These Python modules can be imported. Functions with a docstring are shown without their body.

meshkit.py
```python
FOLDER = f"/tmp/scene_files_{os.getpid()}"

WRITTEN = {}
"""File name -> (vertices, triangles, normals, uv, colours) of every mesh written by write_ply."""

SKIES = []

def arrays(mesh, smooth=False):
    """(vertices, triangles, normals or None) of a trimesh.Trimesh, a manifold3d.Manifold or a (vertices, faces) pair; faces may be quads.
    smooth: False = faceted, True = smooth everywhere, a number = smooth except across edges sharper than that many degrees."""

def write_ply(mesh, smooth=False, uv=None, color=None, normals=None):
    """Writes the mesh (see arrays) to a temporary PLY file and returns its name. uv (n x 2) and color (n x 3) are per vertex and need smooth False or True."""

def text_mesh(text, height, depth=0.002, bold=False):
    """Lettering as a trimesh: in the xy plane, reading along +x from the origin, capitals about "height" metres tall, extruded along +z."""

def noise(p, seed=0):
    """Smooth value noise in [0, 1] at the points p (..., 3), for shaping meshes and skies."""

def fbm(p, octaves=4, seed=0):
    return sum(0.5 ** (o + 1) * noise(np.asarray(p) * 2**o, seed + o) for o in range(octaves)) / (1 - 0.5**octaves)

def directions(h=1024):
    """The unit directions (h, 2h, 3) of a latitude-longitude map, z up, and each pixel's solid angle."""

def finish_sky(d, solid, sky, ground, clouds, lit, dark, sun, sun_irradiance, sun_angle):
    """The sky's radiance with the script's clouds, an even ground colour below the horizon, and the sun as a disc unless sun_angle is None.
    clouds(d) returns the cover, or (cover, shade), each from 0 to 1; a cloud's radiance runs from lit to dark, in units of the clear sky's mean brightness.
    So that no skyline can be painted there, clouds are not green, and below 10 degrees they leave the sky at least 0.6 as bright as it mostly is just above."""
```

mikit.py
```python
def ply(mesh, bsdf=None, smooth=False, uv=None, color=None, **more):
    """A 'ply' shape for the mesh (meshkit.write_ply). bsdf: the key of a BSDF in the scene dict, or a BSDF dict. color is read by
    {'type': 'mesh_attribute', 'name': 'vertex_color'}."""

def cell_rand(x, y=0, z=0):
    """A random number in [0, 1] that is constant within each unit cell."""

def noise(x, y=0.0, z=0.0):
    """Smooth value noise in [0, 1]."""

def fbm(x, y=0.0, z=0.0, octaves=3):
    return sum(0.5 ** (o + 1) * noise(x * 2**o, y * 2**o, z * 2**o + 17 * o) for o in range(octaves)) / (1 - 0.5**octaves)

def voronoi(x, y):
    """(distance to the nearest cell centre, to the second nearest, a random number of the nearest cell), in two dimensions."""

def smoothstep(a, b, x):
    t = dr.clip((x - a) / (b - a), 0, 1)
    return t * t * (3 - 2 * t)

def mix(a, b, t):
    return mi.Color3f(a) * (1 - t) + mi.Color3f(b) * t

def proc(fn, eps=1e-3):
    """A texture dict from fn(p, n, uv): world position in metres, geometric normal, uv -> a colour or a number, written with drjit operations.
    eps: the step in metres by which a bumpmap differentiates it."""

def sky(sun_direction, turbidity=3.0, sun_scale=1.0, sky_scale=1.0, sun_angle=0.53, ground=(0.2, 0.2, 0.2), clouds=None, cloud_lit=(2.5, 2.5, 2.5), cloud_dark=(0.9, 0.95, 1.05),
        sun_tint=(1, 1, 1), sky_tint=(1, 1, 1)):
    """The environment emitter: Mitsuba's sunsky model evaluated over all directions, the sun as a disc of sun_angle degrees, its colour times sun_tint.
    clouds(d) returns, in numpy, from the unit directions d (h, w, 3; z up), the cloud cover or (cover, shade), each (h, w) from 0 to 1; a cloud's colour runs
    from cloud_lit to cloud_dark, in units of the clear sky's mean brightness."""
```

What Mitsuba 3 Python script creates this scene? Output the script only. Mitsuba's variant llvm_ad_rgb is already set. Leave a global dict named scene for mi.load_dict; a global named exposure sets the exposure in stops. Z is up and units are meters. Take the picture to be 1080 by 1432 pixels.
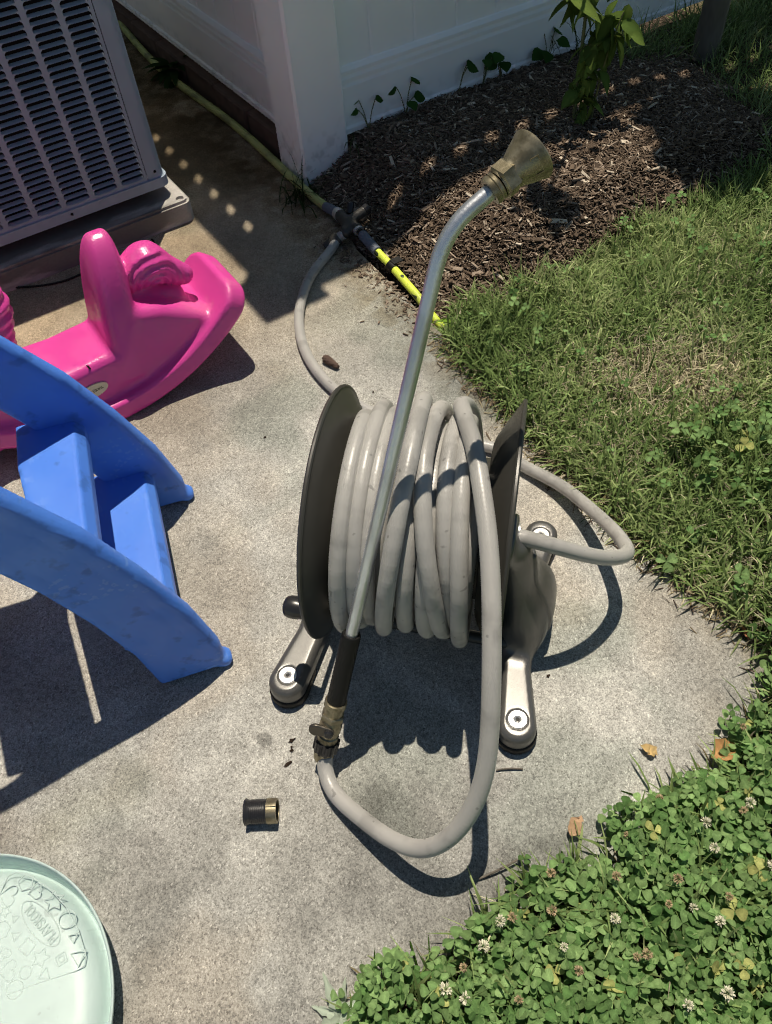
import math
import numpy as np
import trimesh
import manifold3d as m3
import shapely
from shapely.geometry import Polygon, Point, LineString, box as sbox
from scipy.interpolate import PchipInterpolator
import drjit as dr
import mitsuba as mi
import mikit
import meshkit

T = mi.ScalarTransform4f
rng = np.random.default_rng(7)

# ---------------------------------------------------------------- camera, sky, exposure
CAM = np.array([0.0, 0.0, 1.0])
FWD = np.array([0.30166, 0.53608, -0.78843])
UP = np.array([0.46651, 0.6382, 0.61242])
SUN = np.array([0.308, 0.382, 1.85])
exposure = 1.76
scene = {
    'camera': {'type': 'perspective', 'fov': 53.186, 'fov_axis': 'x', 'near_clip': 0.02, 'far_clip': 200.0,
               'to_world': T().look_at(origin=CAM.tolist(), target=(CAM + FWD).tolist(), up=UP.tolist())},
    'sky': mikit.sky(SUN.tolist(), turbidity=2.6, sun_scale=1.0, sky_scale=0.5, sky_tint=(1.10, 1.04, 0.86), sun_tint=(0.94, 1.0, 1.05)),
}
labels = {}

# ---------------------------------------------------------------- materials
def rgb(*c): return {'type': 'rgb', 'value': list(c)}
def mat(key, d):
    scene[key] = d
    return key
def prin(key, col, rough=0.5, spec=0.5, two=True, **k):
    d = {'type': 'principled', 'base_color': rgb(*col) if isinstance(col, tuple) else col, 'roughness': rough if isinstance(rough, dict) else float(rough), 'specular': spec, **k}
    return mat(key, {'type': 'twosided', 'bsdf': d} if two else d)
def bumped(key, col, rough, fn, scale, eps=1e-3, spec=0.5, **k):
    d = {'type': 'principled', 'base_color': rgb(*col) if isinstance(col, tuple) else col, 'roughness': rough if isinstance(rough, dict) else float(rough), 'specular': spec, **k}
    return mat(key, {'type': 'twosided', 'bsdf': {'type': 'bumpmap', 'arbitrary': mikit.proc(fn, eps), 'scale': scale, 'bsdf': d}})
N, FB, SS, MIX = mikit.noise, mikit.fbm, mikit.smoothstep, mikit.mix

def concrete_col(p, n, uv):
    x, y, z = p.x, p.y, p.z
    CR = mikit.cell_rand
    grain = 0.42 * CR(x * 760, y * 760, z * 760 + .5) + 0.33 * N(x * 520, y * 520, z * 520 + 3) + 0.25 * N(x * 240 + 11, y * 240, z * 240)
    big = FB(x * 2.3 + 5, y * 2.3, 1.7, 4)
    mid = FB(x * 26, y * 26, 9.1, 4)
    c = MIX((0.115, 0.110, 0.098), (0.54, 0.525, 0.475), grain)
    j = N(x * 900, y * 900, 4.0) * 0.9
    c = MIX(c, (0.68, 0.66, 0.60), SS(0.968, 0.98, CR(x * 560 + j, y * 560 + j, 1.5)) * 0.6)
    c = MIX(c, (0.13, 0.115, 0.10), SS(0.968, 0.98, CR(x * 520 + 70.3 + j, y * 520 + j, 2.5)) * 0.6)
    c = c * (0.89 + 0.20 * SS(0.3, 0.7, big)) * (0.86 + 0.26 * mid)
    c = MIX(c, c * mi.Color3f(0.74, 0.78, 0.76), SS(0.52, 0.72, FB(x * 6 + 40, y * 6, 3.0, 3)) * 0.22)
    c = MIX(c, c * mi.Color3f(1.0, 0.90, 0.80), SS(0.50, 0.7, FB(x * 5 + 9, y * 5, 8.0, 4)) * 0.5)
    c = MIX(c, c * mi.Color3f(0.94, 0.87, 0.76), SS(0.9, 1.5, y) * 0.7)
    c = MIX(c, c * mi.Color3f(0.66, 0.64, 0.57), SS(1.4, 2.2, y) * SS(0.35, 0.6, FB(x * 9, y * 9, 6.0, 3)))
    c = MIX(c, c * mi.Color3f(0.62, 0.55, 0.46), (1 - SS(0.02, 0.10, 0.735 - x)) * SS(0.95, 1.05, y) * SS(0.35, 0.6, FB(x * 40, y * 40, 6.0, 3)) * 0.8)
    c = MIX(c, c * mi.Color3f(0.70, 0.64, 0.54), (1 - SS(0.0, 0.07, 0.675 - x)) * SS(0.40, 0.6, FB(x * 35, y * 35, 2.0, 3)) * 0.7)
    stain = SS(0.40, 0.62, FB(x * 8 + 3, y * 8, 7.0, 4)) * (1 - SS(0.30, 0.52, y + 0.55 * x))
    c = c * (1 - 0.24 * stain)
    c = c * (0.80 + 0.34 * SS(0.3, 0.7, big)) * (0.88 + 0.24 * mid)
    c = MIX(c, c * mi.Color3f(0.74, 0.78, 0.76), SS(0.52, 0.72, FB(x * 6 + 40, y * 6, 3.0, 3)) * 0.75)
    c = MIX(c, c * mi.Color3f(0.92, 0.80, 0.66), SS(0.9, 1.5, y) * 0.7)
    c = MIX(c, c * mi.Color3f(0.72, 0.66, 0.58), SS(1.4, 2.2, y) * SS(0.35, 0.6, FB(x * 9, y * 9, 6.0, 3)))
    c = c * mi.Color3f(0.985, 1.0, 1.03)
    spot = dr.sqrt(dr.square(x - 0.034) + dr.square(y - 0.452)) + 0.006 * N(x * 160, y * 160, 5.0)
    c = c * (1 - 0.45 * (1 - SS(0.012, 0.0155, spot)))
    s2 = dr.sqrt(dr.square(x - 0.105) + dr.square((y - 0.30) * 1.6)) + 0.02 * N(x * 60, y * 60, 5.0)
    c = c * (1 - 0.22 * (1 - SS(0.03, 0.06, s2)))
    return c
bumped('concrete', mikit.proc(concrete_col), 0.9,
       lambda p, n, uv: N(p.x * 520, p.y * 520, p.z * 520 + 3) * 0.6 + N(p.x * 1000 + 11, p.y * 1000, p.z * 1000) * 0.4, 0.0006, 4e-4, spec=0.25)
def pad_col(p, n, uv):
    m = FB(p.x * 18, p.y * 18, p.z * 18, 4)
    grime_shade = SS(0.36, 0.6, FB(p.x * 9 + 2, p.y * 26, p.z * 30, 4) + 0.25 * SS(1.70, 1.74, p.y))  # grime plus painted shade under the unit; masked off the sunlit corner below
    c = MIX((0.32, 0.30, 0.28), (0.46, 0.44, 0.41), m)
    return c * (0.9 + 0.2 * N(p.x * 300, p.y * 300, p.z * 300)) * (1 - 0.62 * grime_shade * (1 - SS(0.42, 0.50, p.x)))
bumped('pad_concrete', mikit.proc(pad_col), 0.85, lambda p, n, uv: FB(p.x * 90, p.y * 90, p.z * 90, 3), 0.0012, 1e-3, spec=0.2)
def soil_col(p, n, uv):
    m = FB(p.x * 25, p.y * 25, 0.0, 4)
    far = SS(2.8, 3.8, dr.sqrt(dr.square(p.x) + dr.square(p.y)))
    c = MIX((0.035, 0.026, 0.018), (0.085, 0.065, 0.042), m)
    return MIX(c, MIX((0.12, 0.17, 0.06), (0.19, 0.235, 0.09), m), far)
prin('soil', mikit.proc(soil_col), 0.95, 0.1)
def mulchbase_col(p, n, uv):
    return MIX((0.018, 0.013, 0.010), (0.06, 0.043, 0.032), FB(p.x * 60, p.y * 60, 0.0, 4))
bumped('mulch_base', mikit.proc(mulchbase_col), 0.95, lambda p, n, uv: FB(p.x * 120, p.y * 120, 1.0, 3), 0.004, 1e-3, spec=0.1)
VC = {'type': 'mesh_attribute', 'name': 'vertex_color'}
prin('chip_wood', VC, 0.8, 0.2)
mat('blade', {'type': 'principledthin', 'base_color': VC, 'roughness': 0.42, 'diff_trans': 0.75, 'eta': 1.4})
mat('leaf', {'type': 'principledthin', 'base_color': VC, 'roughness': 0.5, 'diff_trans': 0.7, 'eta': 1.4})
prin('petal', VC, 0.7, 0.2)
def vinyl_col(p, n, uv):
    d = FB(p.x * 7, p.y * 7, p.z * 3, 4)
    low = (1 - SS(0.03, 0.16, p.z)) * SS(0.45, 0.75, FB(p.x * 60, p.y * 60, p.z * 45, 3))
    return MIX((0.875, 0.885, 0.90), (0.85, 0.86, 0.875), d) * (1 - 0.30 * low)
prin('vinyl', mikit.proc(vinyl_col), 0.32, 0.5)
def brick_col(p, n, uv):
    return MIX((0.07, 0.048, 0.04), (0.15, 0.105, 0.085), FB(p.x * 40, p.y * 40, p.z * 40, 4))
bumped('brick_mat', mikit.proc(brick_col), 0.95, lambda p, n, uv: FB(p.x * 140, p.y * 140, p.z * 140, 3), 0.003, 1e-3, spec=0.1)
def acm(p, n, uv):
    return MIX((0.285, 0.34, 0.42), (0.245, 0.29, 0.36), FB(p.x * 5, p.y * 5, p.z * 4, 4)) * (0.93 + 0.14 * N(p.x * 70, p.y * 70, p.z * 30))
prin('ac_paint', mikit.proc(acm), 0.45, 0.5)
prin('ac_dark', (0.012, 0.012, 0.014), 0.8, 0.1)
def pinkm(p, n, uv):
    d = SS(0.52, 0.75, FB(p.x * 22, p.y * 22, p.z * 22, 4))
    c = MIX((0.63, 0.058, 0.315), (0.58, 0.055, 0.28), FB(p.x * 8, p.y * 8, p.z * 8, 3))
    return MIX(c, (0.60, 0.16, 0.30), d * SS(0.3, 0.9, n.z) * 0.45)
bumped('pink_plastic', mikit.proc(pinkm), mikit.proc(lambda p, n, uv: 0.26 + 0.2 * SS(0.4, 0.7, FB(p.x * 30, p.y * 30, p.z * 30, 3))),
       lambda p, n, uv: N(p.x * 380, p.y * 380, p.z * 380), 0.00022, 5e-4, spec=0.5)
def dirt_line(p, n, uv):
    return MIX((0.62, 0.36, 0.38), (0.5, 0.36, 0.28), N(p.x * 300, p.y * 300, p.z * 300))
prin('dust', mikit.proc(dirt_line), 0.9, 0.1)
def bluem(p, n, uv):
    c = MIX((0.055, 0.175, 0.66), (0.075, 0.22, 0.70), FB(p.x * 16, p.y * 16, p.z * 16, 4))
    s = SS(0.60, 0.70, FB(p.x * 150, p.y * 60, p.z * 150, 3)) * SS(0.5, 0.7, FB(p.x * 12, p.y * 12, p.z * 12, 2)) * 0.28
    c = MIX(c, (0.22, 0.36, 0.72), s)
    return c * (1 - 0.25 * SS(0.6, 0.75, FB(p.x * 40 + 9, p.y * 40, p.z * 40, 4)))
bumped('blue_plastic', mikit.proc(bluem), mikit.proc(lambda p, n, uv: 0.38 + 0.2 * SS(0.35, 0.7, FB(p.x * 25, p.y * 25, p.z * 25, 3))),
       lambda p, n, uv: N(p.x * 330, p.y * 330, p.z * 330), 0.0002, 5e-4, spec=0.45)
prin('red_plastic', (0.55, 0.03, 0.05), 0.35)
def mintm(p, n, uv):
    d = SS(0.45, 0.8, FB(p.x * 30, p.y * 30, 2.0, 4))
    c = MIX((0.47, 0.585, 0.565), (0.43, 0.535, 0.52), d)
    return c * (1 - 0.25 * SS(0.82, 0.9, N(p.x * 190, p.y * 190, 4.0)) * d)
prin('mint_line', (0.40, 0.495, 0.475), 0.5, 0.3)
prin('mint_plastic', mikit.proc(mintm), 0.45, 0.4)
def hosem(p, n, uv):
    v = FB(p.x * 35, p.y * 35, p.z * 35, 3)
    return MIX((0.325, 0.318, 0.304), (0.385, 0.376, 0.36), v) * (1 - 0.35 * SS(0.86, 0.95, N(p.x * 150, p.y * 150, p.z * 150))) * (1 - 0.22 * SS(0.55, 0.72, FB(p.x * 26 + 4, p.y * 26, p.z * 26, 4)))
# woven reinforcement reads through the jacket as fine oblique ribs (uv: x along the hose in metres, y round it 0..1)
bumped('hose_vinyl', mikit.proc(hosem), 0.36, lambda p, n, uv: 0.5 + 0.5 * dr.sin(uv.x * 6.2832 / 0.0052 + uv.y * 6.2832 * 1.0), 0.00007, 6e-4, spec=0.5)
def limem(p, n, uv):
    return MIX((0.62, 0.74, 0.08), (0.40, 0.47, 0.09), SS(0.55, 0.75, FB(p.x * 40, p.y * 30, p.z * 40, 3)) * 0.8)
def limey(p, n, uv):
    return MIX(limem(p, n, uv), (0.035, 0.045, 0.02), SS(0.74, 0.80, N(p.x * 75 + 3, p.y * 60, p.z * 75)))
prin('lime_vinyl', mikit.proc(limey), 0.45)
prin('lime_faded', mikit.proc(lambda p, n, uv: MIX((0.40, 0.43, 0.15), (0.20, 0.21, 0.09), SS(0.42, 0.7, FB(p.x * 30, p.y * 18, p.z * 30, 4)))), 0.5)
prin('sleeve', (0.11, 0.13, 0.17), 0.55)
prin('black_rubber', (0.006, 0.006, 0.006), 0.55, 0.3)
prin('black_plastic', (0.018, 0.018, 0.02), 0.3)
def brassm(p, n, uv):
    return MIX((0.33, 0.29, 0.20), (0.18, 0.155, 0.10), SS(0.4, 0.7, FB(p.x * 120, p.y * 120, p.z * 120, 4)))
mat('brass', {'type': 'twosided', 'bsdf': {'type': 'principled', 'base_color': mikit.proc(brassm), 'metallic': 0.85, 'roughness': 0.42, 'specular': 0.5}})
def alum(p, n, uv):
    return MIX((0.76, 0.79, 0.84), (0.58, 0.60, 0.64), SS(0.35, 0.75, FB(p.x * 60, p.y * 60, p.z * 14, 4)))
mat('bronze', {'type': 'twosided', 'bsdf': {'type': 'principled', 'base_color': rgb(0.10, 0.09, 0.075), 'metallic': 0.7, 'roughness': 0.35}})
mat('aluminium', {'type': 'twosided', 'bsdf': {'type': 'bumpmap', 'arbitrary': mikit.proc(lambda p, n, uv: N(p.x * 420, p.y * 420, p.z * 420), 5e-4), 'scale': 0.00012,
    'bsdf': {'type': 'principled', 'base_color': mikit.proc(alum), 'metallic': 0.9, 'roughness': 0.38}}})
mat('zinc', {'type': 'twosided', 'bsdf': {'type': 'principled', 'base_color': rgb(0.72, 0.71, 0.69), 'metallic': 0.8, 'roughness': 0.35}})
def reelm(p, n, uv):
    return MIX((0.150, 0.147, 0.142), (0.115, 0.113, 0.108), FB(p.x * 30, p.y * 30, p.z * 30, 3)) * (0.95 + 0.1 * N(p.x * 900, p.y * 900, p.z * 900))
prin('reel_paint', mikit.proc(reelm), 0.36, 0.5, metallic=0.6)
def flangem(p, n, uv):
    return MIX((0.046, 0.044, 0.039), (0.034, 0.033, 0.029), FB(p.x * 25, p.y * 25, p.z * 25, 3))
prin('flange_plastic', mikit.proc(flangem), 0.38, 0.5)
mat('bark', {'type': 'twosided', 'bsdf': {'type': 'bumpmap', 'arbitrary': mikit.proc(lambda p, n, uv: FB(p.x * 70, p.y * 70, p.z * 16, 3)), 'scale': 0.012,
    'bsdf': {'type': 'principled', 'base_color': mikit.proc(lambda p, n, uv: MIX((0.07, 0.06, 0.05), (0.17, 0.15, 0.125), FB(p.x * 60, p.y * 60, p.z * 14, 4))), 'roughness': 0.9}}})
prin('stem_green', (0.12, 0.13, 0.05), 0.6)
prin('dry_leaf_mat', VC, 0.7, 0.2)
prin('cream_plate', (0.62, 0.56, 0.40), 0.4)
def siding(p, n, uv):
    return MIX((0.55, 0.53, 0.49), (0.50, 0.48, 0.44), FB(p.x * 3, p.y * 3, p.z * 8, 3))
prin('siding_mat', mikit.proc(siding), 0.6)

# ---------------------------------------------------------------- mesh helpers
def ss(a, b, x):
    t = np.clip((np.asarray(x, float) - a) / (b - a), 0, 1)
    return t * t * (3 - 2 * t)
def add(key, mesh, m, smooth=False, **k):
    kk, i = key, 0
    while kk in scene:
        i += 1
        kk = f'{key}_{i:03d}'
    scene[kk] = mikit.ply(mesh, m, smooth, **k)
    return kk
def thing(key, label, cat, group=None, kind=None):
    labels[key] = {'label': label, 'category': cat}
    if group: labels[key]['group'] = group
    if kind: labels[key]['kind'] = kind
    return key
def cat_mesh(ms):
    vs, fs, o = [], [], 0
    for m in ms:
        v, f = (m.vertices, m.faces) if hasattr(m, 'vertices') else m
        vs.append(np.asarray(v)); fs.append(np.asarray(f) + o); o += len(v)
    return trimesh.Trimesh(np.vstack(vs), np.vstack(fs), process=False)
def frame_of(d):
    d = np.asarray(d, float); d = d / np.linalg.norm(d)
    a = np.array([0, 0, 1.0]) if abs(d[2]) < 0.9 else np.array([1.0, 0, 0])
    x = np.cross(a, d); x /= np.linalg.norm(x)
    return x, np.cross(d, x), d
def spline(pts, n=24):
    pts = np.asarray(pts, float)
    s = np.r_[0, np.cumsum(np.linalg.norm(np.diff(pts, axis=0), axis=1) ** 0.6)]
    from scipy.interpolate import CubicSpline
    u = np.linspace(0, s[-1], n * (len(pts) - 1) + 1)
    return CubicSpline(s, pts)(u)
def resample(path, step):
    s = np.r_[0, np.cumsum(np.linalg.norm(np.diff(path, axis=0), axis=1))]
    k = max(2, int(s[-1] / step) + 1)
    u = np.linspace(0, s[-1], k)
    return np.stack([np.interp(u, s, path[:, i]) for i in range(3)], 1)
def tube(path, r, sides=20, caps=True, uv=False):
    path = np.asarray(path, float)
    n = len(path)
    r = np.broadcast_to(np.asarray(r, float), (n,))
    tg = np.gradient(path, axis=0); tg /= np.linalg.norm(tg, axis=1, keepdims=True)
    x, y, _ = frame_of(tg[0])
    k = sides + (1 if uv else 0)
    a = np.linspace(0, 2 * np.pi, sides + 1)[:k]
    V, U = [], []
    s = np.r_[0, np.cumsum(np.linalg.norm(np.diff(path, axis=0), axis=1))]
    for i in range(n):
        x = x - tg[i] * (x @ tg[i]); x /= np.linalg.norm(x)
        y = np.cross(tg[i], x)
        V.append(path[i] + r[i] * (np.cos(a)[:, None] * x + np.sin(a)[:, None] * y))
        U.append(np.stack([np.full(k, s[i]), a / (2 * np.pi)], 1))
    V = np.vstack(V); U = np.vstack(U)
    F = []
    j = np.arange(sides); j2 = (j + 1) if uv else (j + 1) % sides
    for i in range(n - 1):
        b, c = i * k, (i + 1) * k
        F.append(np.stack([b + j, b + j2, c + j2], 1)); F.append(np.stack([b + j, c + j2, c + j], 1))
    if caps:
        m = len(V)
        V = np.vstack([V, path[:1], path[-1:]]); U = np.vstack([U, U[:1], U[-1:]])
        F.append(np.stack([np.full(sides, m), j2, j], 1))
        e = (n - 1) * k
        F.append(np.stack([np.full(sides, m + 1), e + j, e + j2], 1))
    mesh = trimesh.Trimesh(V, np.vstack(F), process=False)
    return (mesh, U) if uv else mesh
def lathe(profile, p0, axis, sides=48, x0=None):
    """profile: (radius, along) points; revolved about the axis from p0."""
    x, y, d = frame_of(axis)
    if x0 is not None:
        x = np.asarray(x0, float) - d * (np.asarray(x0) @ d); x /= np.linalg.norm(x); y = np.cross(d, x)
    a = np.linspace(0, 2 * np.pi, sides, endpoint=False)
    pr = np.asarray(profile, float)
    V = np.vstack([np.asarray(p0) + d * h + r * (np.cos(a)[:, None] * x + np.sin(a)[:, None] * y) for r, h in pr])
    F = []
    j = np.arange(sides); j2 = (j + 1) % sides
    for i in range(len(pr) - 1):
        b, c = i * sides, (i + 1) * sides
        F.append(np.stack([b + j, b + j2, c + j2], 1)); F.append(np.stack([b + j, c + j2, c + j], 1))
    m = trimesh.Trimesh(V, np.vstack(F), process=False)
    return m
def cbox(lo, hi, c=0.003):
    """box with chamfered edges"""
    lo, hi = np.asarray(lo, float), np.asarray(hi, float)
    c = min(c, 0.45 * (hi - lo).min())
    P = []
    for sx in (0, 1):
        for sy in (0, 1):
            for sz in (0, 1):
                q = np.where([sx, sy, sz], hi, lo)
                w = np.where([sx, sy, sz], -1, 1) * c
                for k in range(3):
                    r = q.copy(); r += w; r[k] -= w[k]
                    P.append(r)
    return trimesh.convex.convex_hull(np.array(P))
def extrude(poly, h, M=None):
    ms = [trimesh.creation.extrude_polygon(g, h, engine='earcut') for g in getattr(poly, 'geoms', [poly]) if g.area > 1e-9]
    m = cat_mesh(ms)
    if M is not None:
        m.apply_transform(M)
    return m
def basis(o, x, y, z):
    M = np.eye(4); M[:3, 0], M[:3, 1], M[:3, 2], M[:3, 3] = x, y, z, o
    return M
def sdf_mesh(f, lo, hi, h):
    """surface nets of the vectorised distance function f(X, Y, Z)"""
    ax = [np.arange(l, u + h, h) for l, u in zip(lo, hi)]
    X, Y, Z = np.meshgrid(*ax, indexing='ij')
    D = f(X, Y, Z)
    ins = D < 0
    sh = np.array(D.shape) - 1
    acc = np.zeros((*sh, 3)); cnt = np.zeros(sh)
    G = np.stack([X, Y, Z], -1)
    corners = [(a, b, c) for a in (0, 1) for b in (0, 1) for c in (0, 1)]
    sl = lambda o: tuple(slice(o[k], o[k] + sh[k]) for k in range(3))
    for o in corners:
        for k in range(3):
            if o[k]: continue
            o2 = list(o); o2[k] = 1
            d0, d1 = D[sl(o)], D[sl(o2)]
            cr = (d0 < 0) != (d1 < 0)
            t = np.where(cr, d0 / np.where(cr, d0 - d1, 1), 0)[..., None]
            acc += np.where(cr[..., None], G[sl(o)] * (1 - t) + G[sl(o2)] * t, 0); cnt += cr
    idx = -np.ones(sh, int); on = cnt > 0; idx[on] = np.arange(on.sum())
    V = acc[on] / cnt[on][:, None]
    F = []
    for k in range(3):
        i, j = (k + 1) % 3, (k + 2) % 3
        a = [slice(1, -1)] * 3; a[k] = slice(0, -1)
        b = [slice(1, -1)] * 3; b[k] = slice(1, None)
        s0, s1 = ins[tuple(a)], ins[tuple(b)]
        q = np.argwhere(s0 != s1)
        if not len(q): continue
        flip = s1[tuple(q.T)]
        q = q + 1; q[:, k] -= 1
        def at(di, dj):
            r = q.copy(); r[:, i] -= di; r[:, j] -= dj
            return idx[tuple(r.T)]
        Q = np.stack([at(1, 1), at(0, 1), at(0, 0), at(1, 0)], 1)
        Q[flip] = Q[flip][:, ::-1]
        F.append(Q)
    Q = np.vstack(F)
    return trimesh.Trimesh(V, np.vstack([Q[:, [0, 1, 2]], Q[:, [0, 2, 3]]]), process=False)
def smin(a, b, k):
    h = np.clip(0.5 + 0.5 * (b - a) / k, 0, 1)
    return b * (1 - h) + a * h - k * h * (1 - h)
def smax(a, b, k): return -smin(-a, -b, k)
def sd_cap(X, Y, Z, a, b, ra, rb=None):
    rb = ra if rb is None else rb
    a, b = np.asarray(a, float), np.asarray(b, float)
    d = b - a
    h = np.clip(((X - a[0]) * d[0] + (Y - a[1]) * d[1] + (Z - a[2]) * d[2]) / (d @ d), 0, 1)
    return np.sqrt((X - a[0] - h * d[0]) ** 2 + (Y - a[1] - h * d[1]) ** 2 + (Z - a[2] - h * d[2]) ** 2) - (ra + (rb - ra) * h)
def sd_poly(X, Y, pts):
    pts = np.asarray(pts, float); n = len(pts)
    d = np.full(X.shape, 1e9); s = np.ones(X.shape)
    for i in range(n):
        a, b = pts[i], pts[i - 1]
        e = b - a; wx, wy = X - a[0], Y - a[1]
        h = np.clip((wx * e[0] + wy * e[1]) / (e @ e), 0, 1)
        d = np.minimum(d, (wx - e[0] * h) ** 2 + (wy - e[1] * h) ** 2)
        c1, c2, c3 = Y >= a[1], Y < b[1], e[0] * wy > e[1] * wx
        s = np.where((c1 & c2 & c3) | (~c1 & ~c2 & ~c3), -s, s)
    return s * np.sqrt(d)
def sd_ext(d2, h, r):
    """extrusion of a 2-D distance to |h| (already |z| - half), edges rounded by r"""
    a, b = d2 + r, h + r
    return np.minimum(np.maximum(a, b), 0) + np.sqrt(np.maximum(a, 0) ** 2 + np.maximum(b, 0) ** 2) - r

# ---------------------------------------------------------------- the ground
def mulch_z(x, y):
    x, y = np.asarray(x, float), np.asarray(y, float)
    z = 0.088 * ss(0.75, 1.02, x) * (1 - 0.18 * ss(1.42, 1.66, y)) * ss(0.955, 1.12, y) * (1 - 0.65 * ss(1.55, 1.95, x))
    z = z + 0.018 * (meshkit.fbm(np.stack([x * 6, y * 6, x * 0], -1), 3, 4) - 0.5) * ss(0.74, 0.9, x)
    return z - 0.012 * (1 - ss(0.735, 0.775, x))
PATIO_R = [(0.69, 0.132), (0.672, 0.30), (0.668, 0.48), (0.672, 0.62), (0.69, 0.78), (0.70, 0.90), (0.725, 1.0), (0.728, 1.1), (0.735, 1.22), (0.742, 1.34), (0.775, 1.46), (0.80, 1.64)]
patio_poly = Polygon([(-3.5, -3.2), (-0.082, -3.2), (-0.078, 0.06), (-0.04, 0.125), (.05, .10), (.12, .085), (.20, .095), (.31, .062), (.39, .088), (.46, .06), (.55, .085), *PATIO_R, (0.80, 3.25), (-3.5, 3.25)])
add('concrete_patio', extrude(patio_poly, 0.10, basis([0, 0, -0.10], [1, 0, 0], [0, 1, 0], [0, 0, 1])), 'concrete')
labels['concrete_patio'] = {'label': 'speckled grey brown concrete patio slab in bright sun', 'kind': 'structure'}
add('lawn_ground', (np.array([[-30, -30, -0.03], [30, -30, -0.03], [30, 30, -0.03], [-30, 30, -0.03.real]], float), np.array([[0, 1, 2, 3]])), 'soil')
labels['lawn_ground'] = {'label': 'dark soil and lawn ground around the patio', 'kind': 'structure'}
gx, gy = np.meshgrid(np.linspace(0.72, 2.2, 150), np.linspace(0.95, 1.80, 90), indexing='ij')
gz = mulch_z(gx, gy) - 0.004
ix = np.arange(150 * 90).reshape(150, 90)
q = np.stack([ix[:-1, :-1], ix[1:, :-1], ix[1:, 1:], ix[:-1, 1:]], -1).reshape(-1, 4)
add('mulch_bed', (np.stack([gx, gy, gz], -1).reshape(-1, 3), q), 'mulch_base', True)
labels['mulch_bed'] = {'label': 'low mound of dark soil under the bark mulch along the fence', 'kind': 'structure'}
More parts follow.
